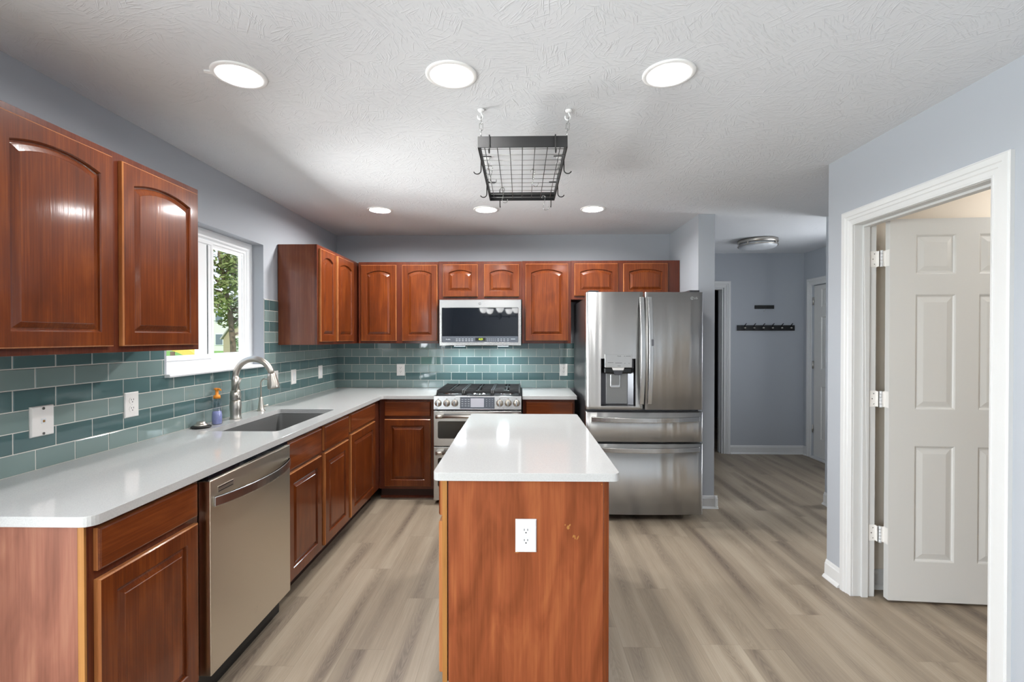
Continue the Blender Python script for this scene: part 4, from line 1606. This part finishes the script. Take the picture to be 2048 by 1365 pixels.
# ------------------------------------------------------------------ refrigerator
RFX0, RFX1, RFY = 0.505, 1.404, 3.660
r = empty('refrigerator', ((RFX0 + RFX1) / 2, 4.15, 0), 'stainless french door refrigerator with ice dispenser and two bottom drawers', 'refrigerator')
mb = MB()
mb.box(RFX0 + 0.012, RFX1 - 0.012, RFY + 0.090, 4.62, 0.045, 1.735)
mb.build('case', 'case', r, bevel=0.004)
mb = MB()
for xx in (RFX0 + 0.05, RFX1 - 0.10):
    for yy in (RFY + 0.13, 4.55):
        mb.box(xx, xx + 0.05, yy, yy + 0.05, 0.0, 0.0445)
mb.box(RFX0 + 0.03, RFX1 - 0.03, RFY + 0.12, RFY + 0.14, 0.012, 0.0445)
mb.build('feet', 'black', r)
for xx in (RFX0 + 0.02, RFX1 - 0.10):
    mb = MB()
    mb.box(xx, xx + 0.08, RFY + 0.03, RFY + 0.22, 1.7645, 1.785)
    mb.box(xx + 0.01, xx + 0.07, RFY + 0.10, RFY + 0.22, 1.7355, 1.7645)
    mb.build('hinge_cover', 'case', r, bevel=0.004)
XC = (RFX0 + RFX1) / 2


def bow(x):
    return RFY + 0.014 * ((x - XC) / 0.45) ** 2


def bowed(x0, x1, z0, z1, mb, hole=None, nx=14, th=0.085):
    xs = sorted(set([x0 + (x1 - x0) * i / nx for i in range(nx + 1)] + ([hole[0], hole[1]] if hole else [])))
    zs = sorted(set([z0, z1] + ([hole[2], hole[3]] if hole else [])))
    e = 0.006

    def yf(x):
        y = bow(x)
        for q in (x - x0, x1 - x):
            if q < e:
                y += (e - q) * 0.9
        return y
    xs = sorted(set(xs + [x0 + 0.002, x0 + 0.006, x1 - 0.002, x1 - 0.006]))
    for i in range(len(xs) - 1):
        for j in range(len(zs) - 1):
            a, b_, c, d = xs[i], xs[i + 1], zs[j], zs[j + 1]
            if hole and hole[0] - 1e-6 <= a and b_ <= hole[1] + 1e-6 and hole[2] - 1e-6 <= c and d <= hole[3] + 1e-6:
                continue
            mb.add([(a, yf(a), c), (b_, yf(b_), c), (b_, yf(b_), d), (a, yf(a), d)], [(0, 1, 2, 3)], 0, True)
    yb = RFY + th
    for i in range(len(xs) - 1):
        a, b_ = xs[i], xs[i + 1]
        for z in (z0, z1):
            mb.add([(a, yf(a), z), (b_, yf(b_), z), (b_, yb, z), (a, yb, z)], [(0, 1, 2, 3)])
    for x in (x0, x1):
        mb.add([(x, yf(x), z0), (x, yf(x), z1), (x, yb, z1), (x, yb, z0)], [(0, 1, 2, 3)])
    mb.add([(x0, yb, z0), (x1, yb, z0), (x1, yb, z1), (x0, yb, z1)], [(0, 1, 2, 3)])


DH = (0.618, 0.884, 0.887, 1.255)
mb = MB()
bowed(RFX0, 0.940, 0.860, 1.770, mb, hole=DH)
dl = mb.build('left_door', 'steel', r, recalc=False)
mb = MB()
bowed(0.956, RFX1, 0.860, 1.768, mb)
dr = mb.build('right_door', 'steel', r, recalc=False)
mb = MB()
bowed(RFX0 - 0.001, RFX1 + 0.001, 0.611, 0.838, mb, nx=24)
d1 = mb.build('middle_drawer', 'steel', r, recalc=False)
mb = MB()
bowed(RFX0 - 0.001, RFX1 + 0.001, 0.046, 0.594, mb, nx=24)
d2 = mb.build('freezer_drawer', 'steel', r, recalc=False)
for o in (dl, dr, d1, d2):
    bm = bmesh.new()
    bm.from_mesh(o.data)
    bmesh.ops.recalc_face_normals(bm, faces=bm.faces[:])
    bm.to_mesh(o.data)
    bm.free()
# dispenser
a, b_, c, d = DH
mb = MB()
yi = RFY + 0.065
ins = 0.045
mb.loops([[(a, RFY + .009, c), (b_, RFY + .003, c), (b_, RFY + .003, d), (a, RFY + .009, d)],
          [(a + .006, yi - .02, c + .006), (b_ - .006, yi - .02, c + .006), (b_ - .006, yi - .02, d - .004), (a + .006, yi - .02, d - .004)],
          [(a + ins, yi, c + .008), (b_ - ins, yi, c + .008), (b_ - ins, yi, d - .004), (a + ins, yi, d - .004)]], 0, cap1=True)
ds = mb.build('dispenser_recess', 'steel_dark', dl)
mb = MB()
mb.box(a + ins + .004, b_ - ins - .004, yi - .006, yi - .001, c + .010, d - .06)
mb.build('dispenser_back', 'sink', dl, bevel=0.003)
mb = MB()
mb.box(0.646, 0.856, RFY - 0.006, RFY + 0.045, 1.186, 1.288)
pn = mb.build('dispenser_panel', 'steel', dl, bevel=0.002)
mb = MB()
mb.hexa([(x, y, z) for (x, k_) in ((0.642, 0), (0.860, 1)) for y in (RFY + 0.006, RFY + 0.050) for z in (1.138, 1.1855)])
mb.build('dispenser_housing', 'black', dl, bevel=0.010)
mb = MB()
mb.prism([(0.702, 1.1855), (0.797, 1.1855), (0.790, 1.165), (0.710, 1.165)], front_y(RFY + 0.006), 0.0, 0.010)
mb.build('nozzle_plate', 'plate', dl, bevel=0.001)
mb = MB()
mb.prism([(0.712, 1.1645), (0.788, 1.1645), (0.776, 1.128), (0.722, 1.128)], front_y(RFY + 0.006), 0.0, 0.006)
mb.build('nozzle', 'case', dl, bevel=0.001)
mb = MB()
pf = front_y(yi - 0.010)
mb.prism(rrect(0.697, 0.776, 1.026, 1.134, 0.012, 4), pf, 0.0, 0.012)
pd = mb.build('paddle', 'steel_bright', dl, bevel=0.002)
mb = MB()
mb.prism(rrect(0.707, 0.768, 1.046, 1.132, 0.006, 4), pf, 0.0121, 0.0128)
mb.build('paddle_insert', 'sink', pd)
text('ThinQ', 0.011, lambda u, v, w: (0.755 + u, RFY - 0.0062 - w, 1.274 + v), 'legend_dark', 'lettering', pn)
for uu, vv, ww in ((0.826, 1.274, 0.019), (0.797, 1.274, 0.004), (0.690, 1.224, 0.022), (0.752, 1.222, 0.026), (0.800, 1.219, 0.004), (0.832, 1.219, 0.004), (0.756, 1.198, 0.012)):
    mb = MB()
    mb.prism([(uu - ww, vv - .0012), (uu + ww, vv - .0012), (uu + ww, vv + .0012), (uu - ww, vv + .0012)], front_y(RFY - 0.006), 0.0002, 0.0005)
    mb.build('key_mark', 'legend_dark', pn)
# handles
for xh, par in ((0.924, dl), (0.985, dr)):
    pth = []
    for i in range(25):
        tt = i / 24
        pth.append((xh, bow(xh) - 0.022 - 0.048 * math.sin(PI * tt), 0.905 + (1.728 - 0.905) * tt))
    mb = MB()
    mb.tube(pth, 0, flat=(0.0175, 0.008, Vector((1, 0, 0))))
    hh = mb.build('handle', 'steel_bright', par, bevel=0.004)
    for zz in (0.922, 1.711):
        mb = MB()
        mb.box(xh - 0.013, xh + 0.013, bow(xh) - 0.024, bow(xh) + 0.004, zz - 0.014, zz + 0.014)
        mb.build('handle_mount', 'steel_dark', hh)
    if par is dr:
        mb = MB()
        mb.box(xh + 0.0, xh + 0.0165, bow(xh) - 0.081, bow(xh) - 0.0785, 1.355, 1.403)
        mb.build('latch_button', 'steel_dark', hh)
for hz, par in ((0.788, d1), (0.556, d2)):
    pth = []
    for i in range(25):
        tt = i / 24
        xh = RFX0 + 0.040 + (RFX1 - RFX0 - 0.072) * tt
        pth.append((xh, bow(xh) - 0.018 - 0.046 * math.sin(PI * tt) ** 0.9, hz))
    mb = MB()
    mb.tube(pth, 0, flat=(0.0185, 0.008, Vector((0, 0, 1))))
    hh = mb.build('handle', 'steel_bright', par, bevel=0.004)
    for xx in (RFX0 + 0.055, RFX1 - 0.047):
        mb = MB()
        mb.box(xx - 0.014, xx + 0.014, bow(xx) - 0.022, bow(xx) + 0.004, hz - 0.013, hz + 0.013)
        mb.build('handle_mount', 'steel_dark', hh)
text('LG', 0.022, lambda u, v, w: (1.347 + u, bow(1.347) - 0.0015 - w, 1.721 + v), 'legend', 'lettering', dr)
mb = MB()
mb.tube([(1.318 + .010 * math.cos(a * PI / 12), bow(1.318) - 0.001, 1.721 + .010 * math.sin(a * PI / 12)) for a in range(2, 23)], 0.0018, seg=6)
mb.tube([(1.317, bow(1.318) - 0.001, 1.727), (1.317, bow(1.318) - 0.001, 1.716), (1.323, bow(1.318) - 0.001, 1.716)], 0.0012, seg=6)
mb.build('round_emblem', 'legend', dr)

# ------------------------------------------------------------------ recessed lights
for i, (cx, cy) in enumerate(CANS):
    lab = ['recessed ceiling light in the front row, left, with a white clip on its rim', 'recessed ceiling light in the front row, middle', 'recessed ceiling light in the front row, right',
           'recessed ceiling light in the back row, left', 'recessed ceiling light in the back row, middle, behind the pot rack', 'recessed ceiling light in the back row, right'][i]
    r = empty('recessed_light', (cx, cy, H), lab, 'ceiling light', 'recessed ceiling lights')
    mb = MB()
    mb.lathe([(0.100, -0.0005), (0.100, -0.003), (0.096, -0.0055), (0.080, -0.006), (0.0775, -0.003), (0.0745, 0.0)], (cx, cy, H), seg=40, cap=False)
    mb.lathe([(0.0745, 0.0), (0.071, 0.007), (0.068, 0.014)], (cx, cy, H), seg=40, cap=False)
    mb.build('trim_ring', 'can', r)
    mb = MB()
    mb.lathe([(0.0675, 0.014), (0.0675, 0.018)], (cx, cy, H), seg=40)
    mb.build('diffuser', 'lens', r)
    if i == 0:
        mb = MB()
        mb.prism([(cx - 0.112, cy - 0.044), (cx - 0.080, cy - 0.034), (cx - 0.084, cy - 0.014), (cx - 0.110, cy - 0.024), (cx - 0.117, cy - 0.034)], lambda p, q, w: (p, q, H + w), -0.006, -0.001)
        mb.build('clip', 'can', r)
    lamp('can_bulb', 'AREA', (cx, cy, H + 0.009), (0, 0, 0), 4.5 if i < 3 else 12.5, (1, 0.99, 0.98), shape='DISK', size=0.12)

# hall flush light (off)
hx, hy = 2.476, 5.00
r = empty('flush_ceiling_light', (hx, hy, H), 'round brushed nickel flush light on the hall ceiling', 'ceiling light')
mb = MB()
mb.lathe([(0.175, 0.0), (0.192, -0.006), (0.192, -0.036), (0.180, -0.040)], (hx, hy, H - 0.0005), seg=48)
mb.build('canopy', 'nickel', r)
mb = MB()
mb.lathe([(0.178, -0.041), (0.180, -0.072), (0.165, -0.084), (0.10, -0.090), (0.0, -0.091)], (hx, hy, H), seg=48)
mb.build('glass_bowl', 'frost', r)
mb = MB()
mb.tube([(hx + 0.190 * math.cos(a * PI / 24), hy + 0.190 * math.sin(a * PI / 24), H - 0.064) for a in range(48)], 0.0055, seg=8, closed=True)
for a in range(4):
    aa = 0.6 + a * PI / 2
    mb.box(hx + 0.188 * math.cos(aa) - .006, hx + 0.188 * math.cos(aa) + .006, hy + 0.188 * math.sin(aa) - .006, hy + 0.188 * math.sin(aa) + .006, H - 0.066, H - 0.037)
mb.build('band', 'nickel', r)

# ------------------------------------------------------------------ hall hooks
r = empty('coat_rack', (2.97, HY, 1.50), 'black board with six coat hooks on the hall wall', 'coat rack')
mb = MB()
mb.box(2.627, 3.313, HY - 0.018, HY - 0.001, 1.500, 1.566)
mb.build('board', 'black_metal', r, bevel=0.002)
for i in range(6):
    xk = 2.70 + i * 0.1105
    mb = MB()
    mb.tube([(xk + .01, HY - 0.019, 1.545), (xk + .012, HY - 0.03, 1.570), (xk + .014, HY - 0.055, 1.585)], 0.005, seg=8)
    mb.tube([(xk + .008, HY - 0.019, 1.520), (xk + .004, HY - 0.045, 1.512), (xk, HY - 0.055, 1.528)], 0.005, seg=8)
    hb = mb.build('coat_hook', 'black_metal', r)
    mb = MB()
    mb.lathe([(0.0, 0.0), (0.010, 0.003), (0.012, 0.010), (0.008, 0.017), (0.0, 0.019)], (xk - .002, HY - 0.056, 1.524), seg=12)
    mb.build('hook_tip', 'nickel', hb)
r = empty('key_rack', (2.95, HY, 1.76), 'small plain black strip mounted above the coat rack', 'key rack')
mb = MB()
mb.box(2.837, 3.066, HY - 0.016, HY - 0.001, 1.765, 1.808)
mb.build('strip', 'black_metal', r, bevel=0.002)
mb = MB()
mb.tube([(2.940, HY - 0.017, 1.772), (2.942, HY - 0.030, 1.764), (2.940, HY - 0.032, 1.745), (2.938, HY - 0.02, 1.735)], 0.003, seg=8)
mb.build('key_hook', 'zinc', r)

# ------------------------------------------------------------------ pot rack
QX0, QX1, QY0, QY1, QZ0, QZ1 = -0.192, 0.206, 2.100, 2.920, 2.262, 2.312
r = empty('pot_rack', (0.007, 2.5, QZ0), 'black hanging pot rack with wire grid above the island', 'pot rack')
mb = MB()
th = 0.005
mb.box(QX0, QX1, QY0, QY0 + th, QZ0, QZ1)
mb.box(QX0, QX1, QY1 - th, QY1, QZ0, QZ1)
mb.box(QX0, QX0 + th, QY0 + th, QY1 - th, QZ0, QZ1)
mb.box(QX1 - th, QX1, QY0 + th, QY1 - th, QZ0, QZ1)
mb.build('frame', 'black_metal', r, bevel=0.001)
for i in range(7):
    x = QX0 + 0.030 + (QX1 - QX0 - 0.062) * i / 6
    mb = MB()
    mb.tube([(x, QY0 + th, QZ0 + 0.004), (x, QY1 - 0.045, QZ0 + 0.004), (x, QY1 - 0.04, QZ0 + 0.012)], 0.0019, seg=6)
    mb.build('long_wire', 'wire_grey', r)
for i in range(12):
    y = QY0 + 0.04 + (QY1 - QY0 - 0.085) * i / 11
    mb = MB()
    mb.tube([(QX0 + th, y, QZ0 + 0.0082), (QX1 - th, y, QZ0 + 0.0082)], 0.0016, seg=6)
    mb.build('cross_wire', 'wire_pale', r)
HK = [(-0.178, 2.120), (0.214, 2.132), (-0.186, 2.680), (0.216, 2.686)]
for hx_, hy_ in HK:
    tx = min(max(hx_, QX0 + 0.004), QX1 - 0.004)
    ty = hy_ if hy_ > 2.3 else QY0 + 0.004
    z1 = H - 0.036
    z0 = QZ1 + 0.004
    n = 3
    mb = MB()
    for q in range(n):
        ta, tb = q / n, (q + 1) / n
        pa = Vector((hx_ + (tx - hx_) * ta, hy_ + (ty - hy_) * ta, z1 + (z0 - z1) * ta + 0.004))
        pb = Vector((hx_ + (tx - hx_) * tb, hy_ + (ty - hy_) * tb, z1 + (z0 - z1) * tb - 0.004))
        dd = (pb - pa).normalized()
        side = Vector((1, 0, 0)) if q % 2 else Vector((0, 1, 0))
        L = (pb - pa).length
        pts = []
        for a in range(8):
            an = PI * a / 7
            pts.append(pa + dd * 0.008 + side * (0.0075 * math.cos(an)) - dd * (0.0075 * math.sin(an)))
        for a in range(8):
            an = PI * a / 7
            pts.append(pb - dd * 0.008 - side * (0.0075 * math.cos(an)) + dd * (0.0075 * math.sin(an)))
        mb.tube(pts, 0.0017, seg=6, closed=True)
    # little hook through the frame
    mb.tube([(tx, ty, z0 + 0.002), (tx + 0.003, ty, z0 - 0.012), (tx, ty + 0.002, z0 - 0.022)], 0.0017, seg=6)
    mb.build('chain', 'zinc', r)


def ceiling_hook(x, y, label):
    r = empty('ceiling_hook', (x, y, H), label, 'hook', 'white ceiling hooks')
    mb = MB()
    mb.lathe([(0.016, -0.0008), (0.016, -0.004), (0.011, -0.010), (0.006, -0.012)], (x, y, H), seg=20)
    mb.build('flange', 'can', r)
    mb = MB()
    pts = [(x, y, H - 0.011), (x + 0.002, y, H - 0.020)]
    for i in range(10):
        a = PI * 0.25 - i * PI * 1.45 / 9
        pts.append((x - 0.004 + 0.012 * math.cos(a), y, H - 0.033 + 0.012 * math.sin(a)))
    mb.tube(pts, 0.0035, seg=8)
    mb.build('cup_hook', 'can', r)


ceiling_hook(*HK[0], 'white ceiling hook at the front left of the pot rack')
ceiling_hook(*HK[1], 'white ceiling hook at the front right of the pot rack')
ceiling_hook(*HK[2], 'white ceiling hook at the back left, seen through the pot rack grid')
ceiling_hook(*HK[3], 'white ceiling hook at the back right, seen through the pot rack grid')


def band_hook(px, py, nx, ny, label):
    """black hook clipped over the frame band; (nx,ny) points outward"""
    P = lambda o, z: (px + nx * o, py + ny * o, z)
    mb = MB()
    pts = [P(-0.045, QZ1 + 0.0035), P(-0.010, QZ1 + 0.0045), P(0.004, QZ1 + 0.003), P(0.0055, QZ1 - 0.010), P(0.006, QZ0 - 0.012)]
    for i in range(1, 9):
        a = PI + i * PI * 0.86 / 8
        pts.append(P(0.006 + 0.019 + 0.019 * math.cos(a), QZ0 - 0.014 + 0.019 * math.sin(a)))
    mb.tube(pts, 0.0028, seg=8)
    o = mb.build('pot_hook', 'black_metal')
    tag(o, label, 'hook', 'black pot hooks')


band_hook(QX0, 2.345, -1, 0, 'black pot hook on the left rail, nearer one')
band_hook(QX0, 2.735, -1, 0, 'black pot hook on the left rail, farther one')
band_hook(QX1, 2.345, 1, 0, 'black pot hook on the right rail, nearer one')
band_hook(QX1, 2.735, 1, 0, 'black pot hook on the right rail, farther one')
band_hook(-0.140, QY0, 0, -1, 'black pot hook on the front rail, left one')
band_hook(0.152, QY0, 0, -1, 'black pot hook on the front rail, right one')
band_hook(-0.130, QY1, 0, 1, 'black pot hook on the back rail, left one')
band_hook(0.185, QY1, 0, 1, 'black pot hook on the back rail, right one')


def s_hook(x, y, z, rot, label):
    mb = MB()
    pts = []
    c, s = math.cos(rot), math.sin(rot)
    L = 0.030
    for i in range(9):
        a = PI * 1.15 - i * PI * 1.15 / 8
        pts.append((0.011 * math.cos(a) - 0.004, L + 0.011 * math.sin(a)))
    for i in range(9):
        a = PI - i * -PI * 1.1 / 8
        pts.append((0.016 * math.cos(a) + 0.010, -L + 0.016 * math.sin(a)))
    mb.tube([(x + p * c, y + p * s, z - 0.034 + q) for p, q in pts], 0.0019, seg=8)
    o = mb.build('s_hook', 'zinc')
    tag(o, label, 'hook', 'silver S hooks')


s_hook(-0.148, 2.36, QZ0 + 0.006, 0.3, 'silver S hook hanging near the left rail of the pot rack')
s_hook(0.063, 2.41, QZ0 + 0.006, 0.25, 'silver S hook hanging in the middle of the pot rack grid')
s_hook(-0.102, 2.70, QZ0 + 0.006, 0.2, 'silver S hook hanging at the back left of the grid')
s_hook(0.140, 2.86, QZ0 + 0.006, 0.2, 'silver S hook hanging lowest at the back right of the grid')

# ------------------------------------------------------------------ chandelier behind the camera, mirrored in the microwave glass
cx, cy, cz = -0.44, -1.15, 1.855
r = empty('chandelier', (cx, cy, H), 'black five arm chandelier with white bowl shades mirrored in the microwave', 'chandelier')
mb = MB()
mb.lathe([(0.06, 0.0), (0.06, -0.02), (0.012, -0.03), (0.010, cz - H + 0.06), (0.045, cz - H + 0.03), (0.045, cz - H - 0.03), (0.012, cz - H - 0.06), (0.0, cz - H - 0.08)], (cx, cy, H - 0.0005), seg=20)
mb.build('stem', 'black_metal', r)
for i in range(5):
    a = 0.25 + i * 2 * PI / 5
    ux, uy = math.cos(a), math.sin(a)
    mb = MB()
    mb.tube([(cx + ux * 0.04, cy + uy * 0.04, cz), (cx + ux * 0.36, cy + uy * 0.36, cz)], 0.009, seg=10)
    mb.lathe([(0.009, -0.03), (0.012, 0.0), (0.010, 0.05), (0.03, 0.06)], (cx + ux * 0.35, cy + uy * 0.35, cz), seg=14)
    mb.build('arm', 'black_metal', r)
    mb = MB()
    mb.lathe([(0.03, 0.061), (0.055, 0.085), (0.078, 0.13), (0.082, 0.165), (0.079, 0.165), (0.074, 0.13), (0.05, 0.09)], (cx + ux * 0.35, cy + uy * 0.35, cz), seg=24, cap=False)
    mb.build('shade', 'shade_glass', r)

# ------------------------------------------------------------------ outside the kitchen window
GZ = -0.40
mb = MB()
mb.box(-160, -2.3, -60, 160, GZ - 0.3, GZ)
o = mb.build('lawn', 'grass')
tag(o, 'green lawn outside the kitchen window', 'lawn', kind='structure')

mb = MB()
mb.box(-9.5, -2.05, -6, 12, GZ - 0.02, GZ + 0.012)
structure(mb, 'added_grey_floor', 'patio')  # unseen slab added to keep green lawn bounce off the ceiling

r = empty('neighbor_house', (-44, 66, GZ), 'pale beige neighbouring house seen through the kitchen window', 'house')
mb = MB()
hx0, hx1, hy0 = -58.0, -34.0, 62.0
mb.box(hx0, hx1, hy0, hy0 + 9, GZ, 6.4)
mb.build('house_wall', 'siding', r)
mb = MB()
mb.prism([(hy0 - 0.5, 6.401), (hy0 + 4.5, 7.6), (hy0 + 9.5, 6.401)], lambda p, q, w: (w, p, q), hx0 - 0.4, hx1 + 0.4)
mb.build('house_roof', 'shingle', r)
for wx in (-52.0, -46.6, -40.05, -36.8):
    for wz in (0.35, 3.35):
        mb = MB()
        mb.box(wx - 0.55, wx + 0.55, hy0 - 0.06, hy0 - 0.002, wz, wz + 1.55)
        w_ = mb.build('window', 'white', r)
        mb = MB()
        mb.box(wx - 0.45, wx + 0.45, hy0 - 0.08, hy0 - 0.061, wz + 0.1, wz + 1.45)
        mb.build('pane', 'pane_dark', w_)

sxx, syy = -26.3, 44.0
r = empty('garden_shed', (sxx, syy, GZ), 'tan garden shed with barn roof in the neighbouring yard', 'shed')
sh = [(-1.75, 0.0), (1.75, 0.0), (1.75, 1.75), (1.15, 2.55), (0.0, 3.05), (-1.15, 2.55), (-1.75, 1.75)]
mb = MB()
mb.prism([(sxx + p, GZ + q) for p, q in sh], lambda p, q, w: (p, w, q), syy, syy + 3.0)
mb.build('shed_wall', 'shed', r)
mb = MB()
ro = [(-1.95, 1.66), (-1.2, 2.66), (0.0, 3.20), (1.2, 2.66), (1.95, 1.66), (1.85, 1.62), (1.15, 2.57), (0.0, 3.07), (-1.15, 2.57), (-1.85, 1.62)]
mb.prism([(sxx + p, GZ + q) for p, q in ro], lambda p, q, w: (p, w, q), syy - 0.25, syy + 3.2)
mb.build('shed_roof', 'shingle', r)
mb = MB()
mb.box(sxx - 0.55, sxx + 0.75, syy - 0.06, syy - 0.002, GZ + 0.1, GZ + 1.95)
dd = mb.build('shed_door', 'siding', r)


def foliage(name, parent, blobs, n, size, mat_, seed):
    rg = random.Random(seed)
    mb = MB()
    for (bx, by, bz, br) in blobs:
        for _ in range(n):
            while True:
                v = Vector((rg.uniform(-1, 1), rg.uniform(-1, 1), rg.uniform(-1, 1)))
                if v.length < 1:
                    break
            p = Vector((bx, by, bz)) + Vector((v.x * br, v.y * br, v.z * br * 0.62))
            s_ = size * rg.uniform(0.6, 1.3)
            a = Vector((rg.uniform(-1, 1), rg.uniform(-1, 1), rg.uniform(-0.6, 0.6))).normalized()
            b2 = a.cross(Vector((rg.uniform(-1, 1), rg.uniform(-1, 1), rg.uniform(-1, 1)))).normalized()
            mb.add([p - a * s_, p + b2 * s_ * 0.45, p + a * s_, p - b2 * s_ * 0.45], [(0, 1, 2, 3)])
    return mb.build(name, mat_, parent, recalc=False)


tx, ty = -9.62, 15.6
r = empty('yard_tree', (tx, ty, GZ), 'leafy tree with bare twisting branches just outside the window', 'tree')
mb = MB()
rg = random.Random(5)
tr_ = [(tx + 0.05, ty, GZ), (tx, ty, 1.2), (tx - 0.1, ty, 2.3), (tx - 0.28, ty, 3.2), (tx - 0.45, ty, 4.2), (tx - 0.3, ty, 5.6)]
mb.tube(tr_, [0.11, 0.09, 0.08, 0.07, 0.05, 0.025], seg=10)
blobs = []
for bi in range(34):
    k0 = rg.uniform(0.25, 0.98)
    idx = min(int(k0 * 5), 4)
    f_ = k0 * 5 - idx
    p = Vector(tr_[idx]).lerp(Vector(tr_[idx + 1]), f_)
    a = rg.uniform(0, 2 * PI)
    d = Vector((math.cos(a), math.sin(a), rg.uniform(-0.12, 0.45)))
    L = rg.uniform(0.9, 2.6)
    pts = [p]
    for q in range(5):
        d = (d + Vector((rg.uniform(-.4, .4), rg.uniform(-.4, .4), rg.uniform(-.25, .25)))).normalized()
        p = p + d * (L / 5)
        pts.append(p)
        if q > 0:
            blobs.append((p.x, p.y, p.z, rg.uniform(0.28, 0.5)))
        if q in (1, 2, 3):
            e = (d + Vector((rg.uniform(-1, 1), rg.uniform(-1, 1), rg.uniform(-.5, .5)))).normalized()
            mb.tube([p, p + e * 0.3, p + e * 0.5 + Vector((0, 0, rg.uniform(-.1, .15)))], [0.016, 0.011, 0.004], seg=5)
    mb.tube(pts, [0.04, 0.034, 0.027, 0.02, 0.013, 0.005], seg=6)
mb.build('trunk', 'bark', r)
foliage('foliage', r, blobs, 42, 0.085, 'leaf', 3)

r = empty('garden_bush', (-24.2, 41.0, GZ), 'green bush in front of the garden shed', 'bush')
foliage('foliage', r, [(-24.2, 41.0, 0.55, 0.95), (-24.6, 41.2, 1.0, 0.7), (-23.7, 41.0, 0.25, 0.7)], 300, 0.12, 'leaf2', 9)
mb = MB()
mb.tube([(-24.2, 41, GZ), (-24.2, 41, 0.6)], [0.06, 0.03], seg=6)
mb.build('stem', 'bark', r)

# yellow playground slide
r = empty('playground_slide', (-6.9, 9.6, GZ), 'yellow plastic playground slide seen below the wall cabinet', 'slide')
mb = MB()
ls = []
for i in range(15):
    tt = i / 14
    px = -7.15 + 1.75 * tt
    pz = 1.20 - 0.95 * (3 * tt ** 2 - 2 * tt ** 3) * 0.9 - 0.06 * tt
    cr_ = []
    for (dy, dz) in ((-0.27, 0.16), (-0.23, 0.16), (-0.20, 0.02), (0.20, 0.02), (0.23, 0.16), (0.27, 0.16), (0.24, -0.03), (-0.24, -0.03)):
        cr_.append((px, 9.6 + dy, pz + dz))
    ls.append(cr_)
mb.loops(ls, 0, True, True)
mb.build('chute', 'slide', r)
for px, pz in ((-7.0, 1.13), (-5.5, 0.26)):
    mb = MB()
    for dy in (-0.24, 0.24):
        mb.tube([(px, 9.6 + dy, GZ), (px, 9.6 + dy, pz)], 0.04, seg=8)
    mb.build('support', 'bark', r)
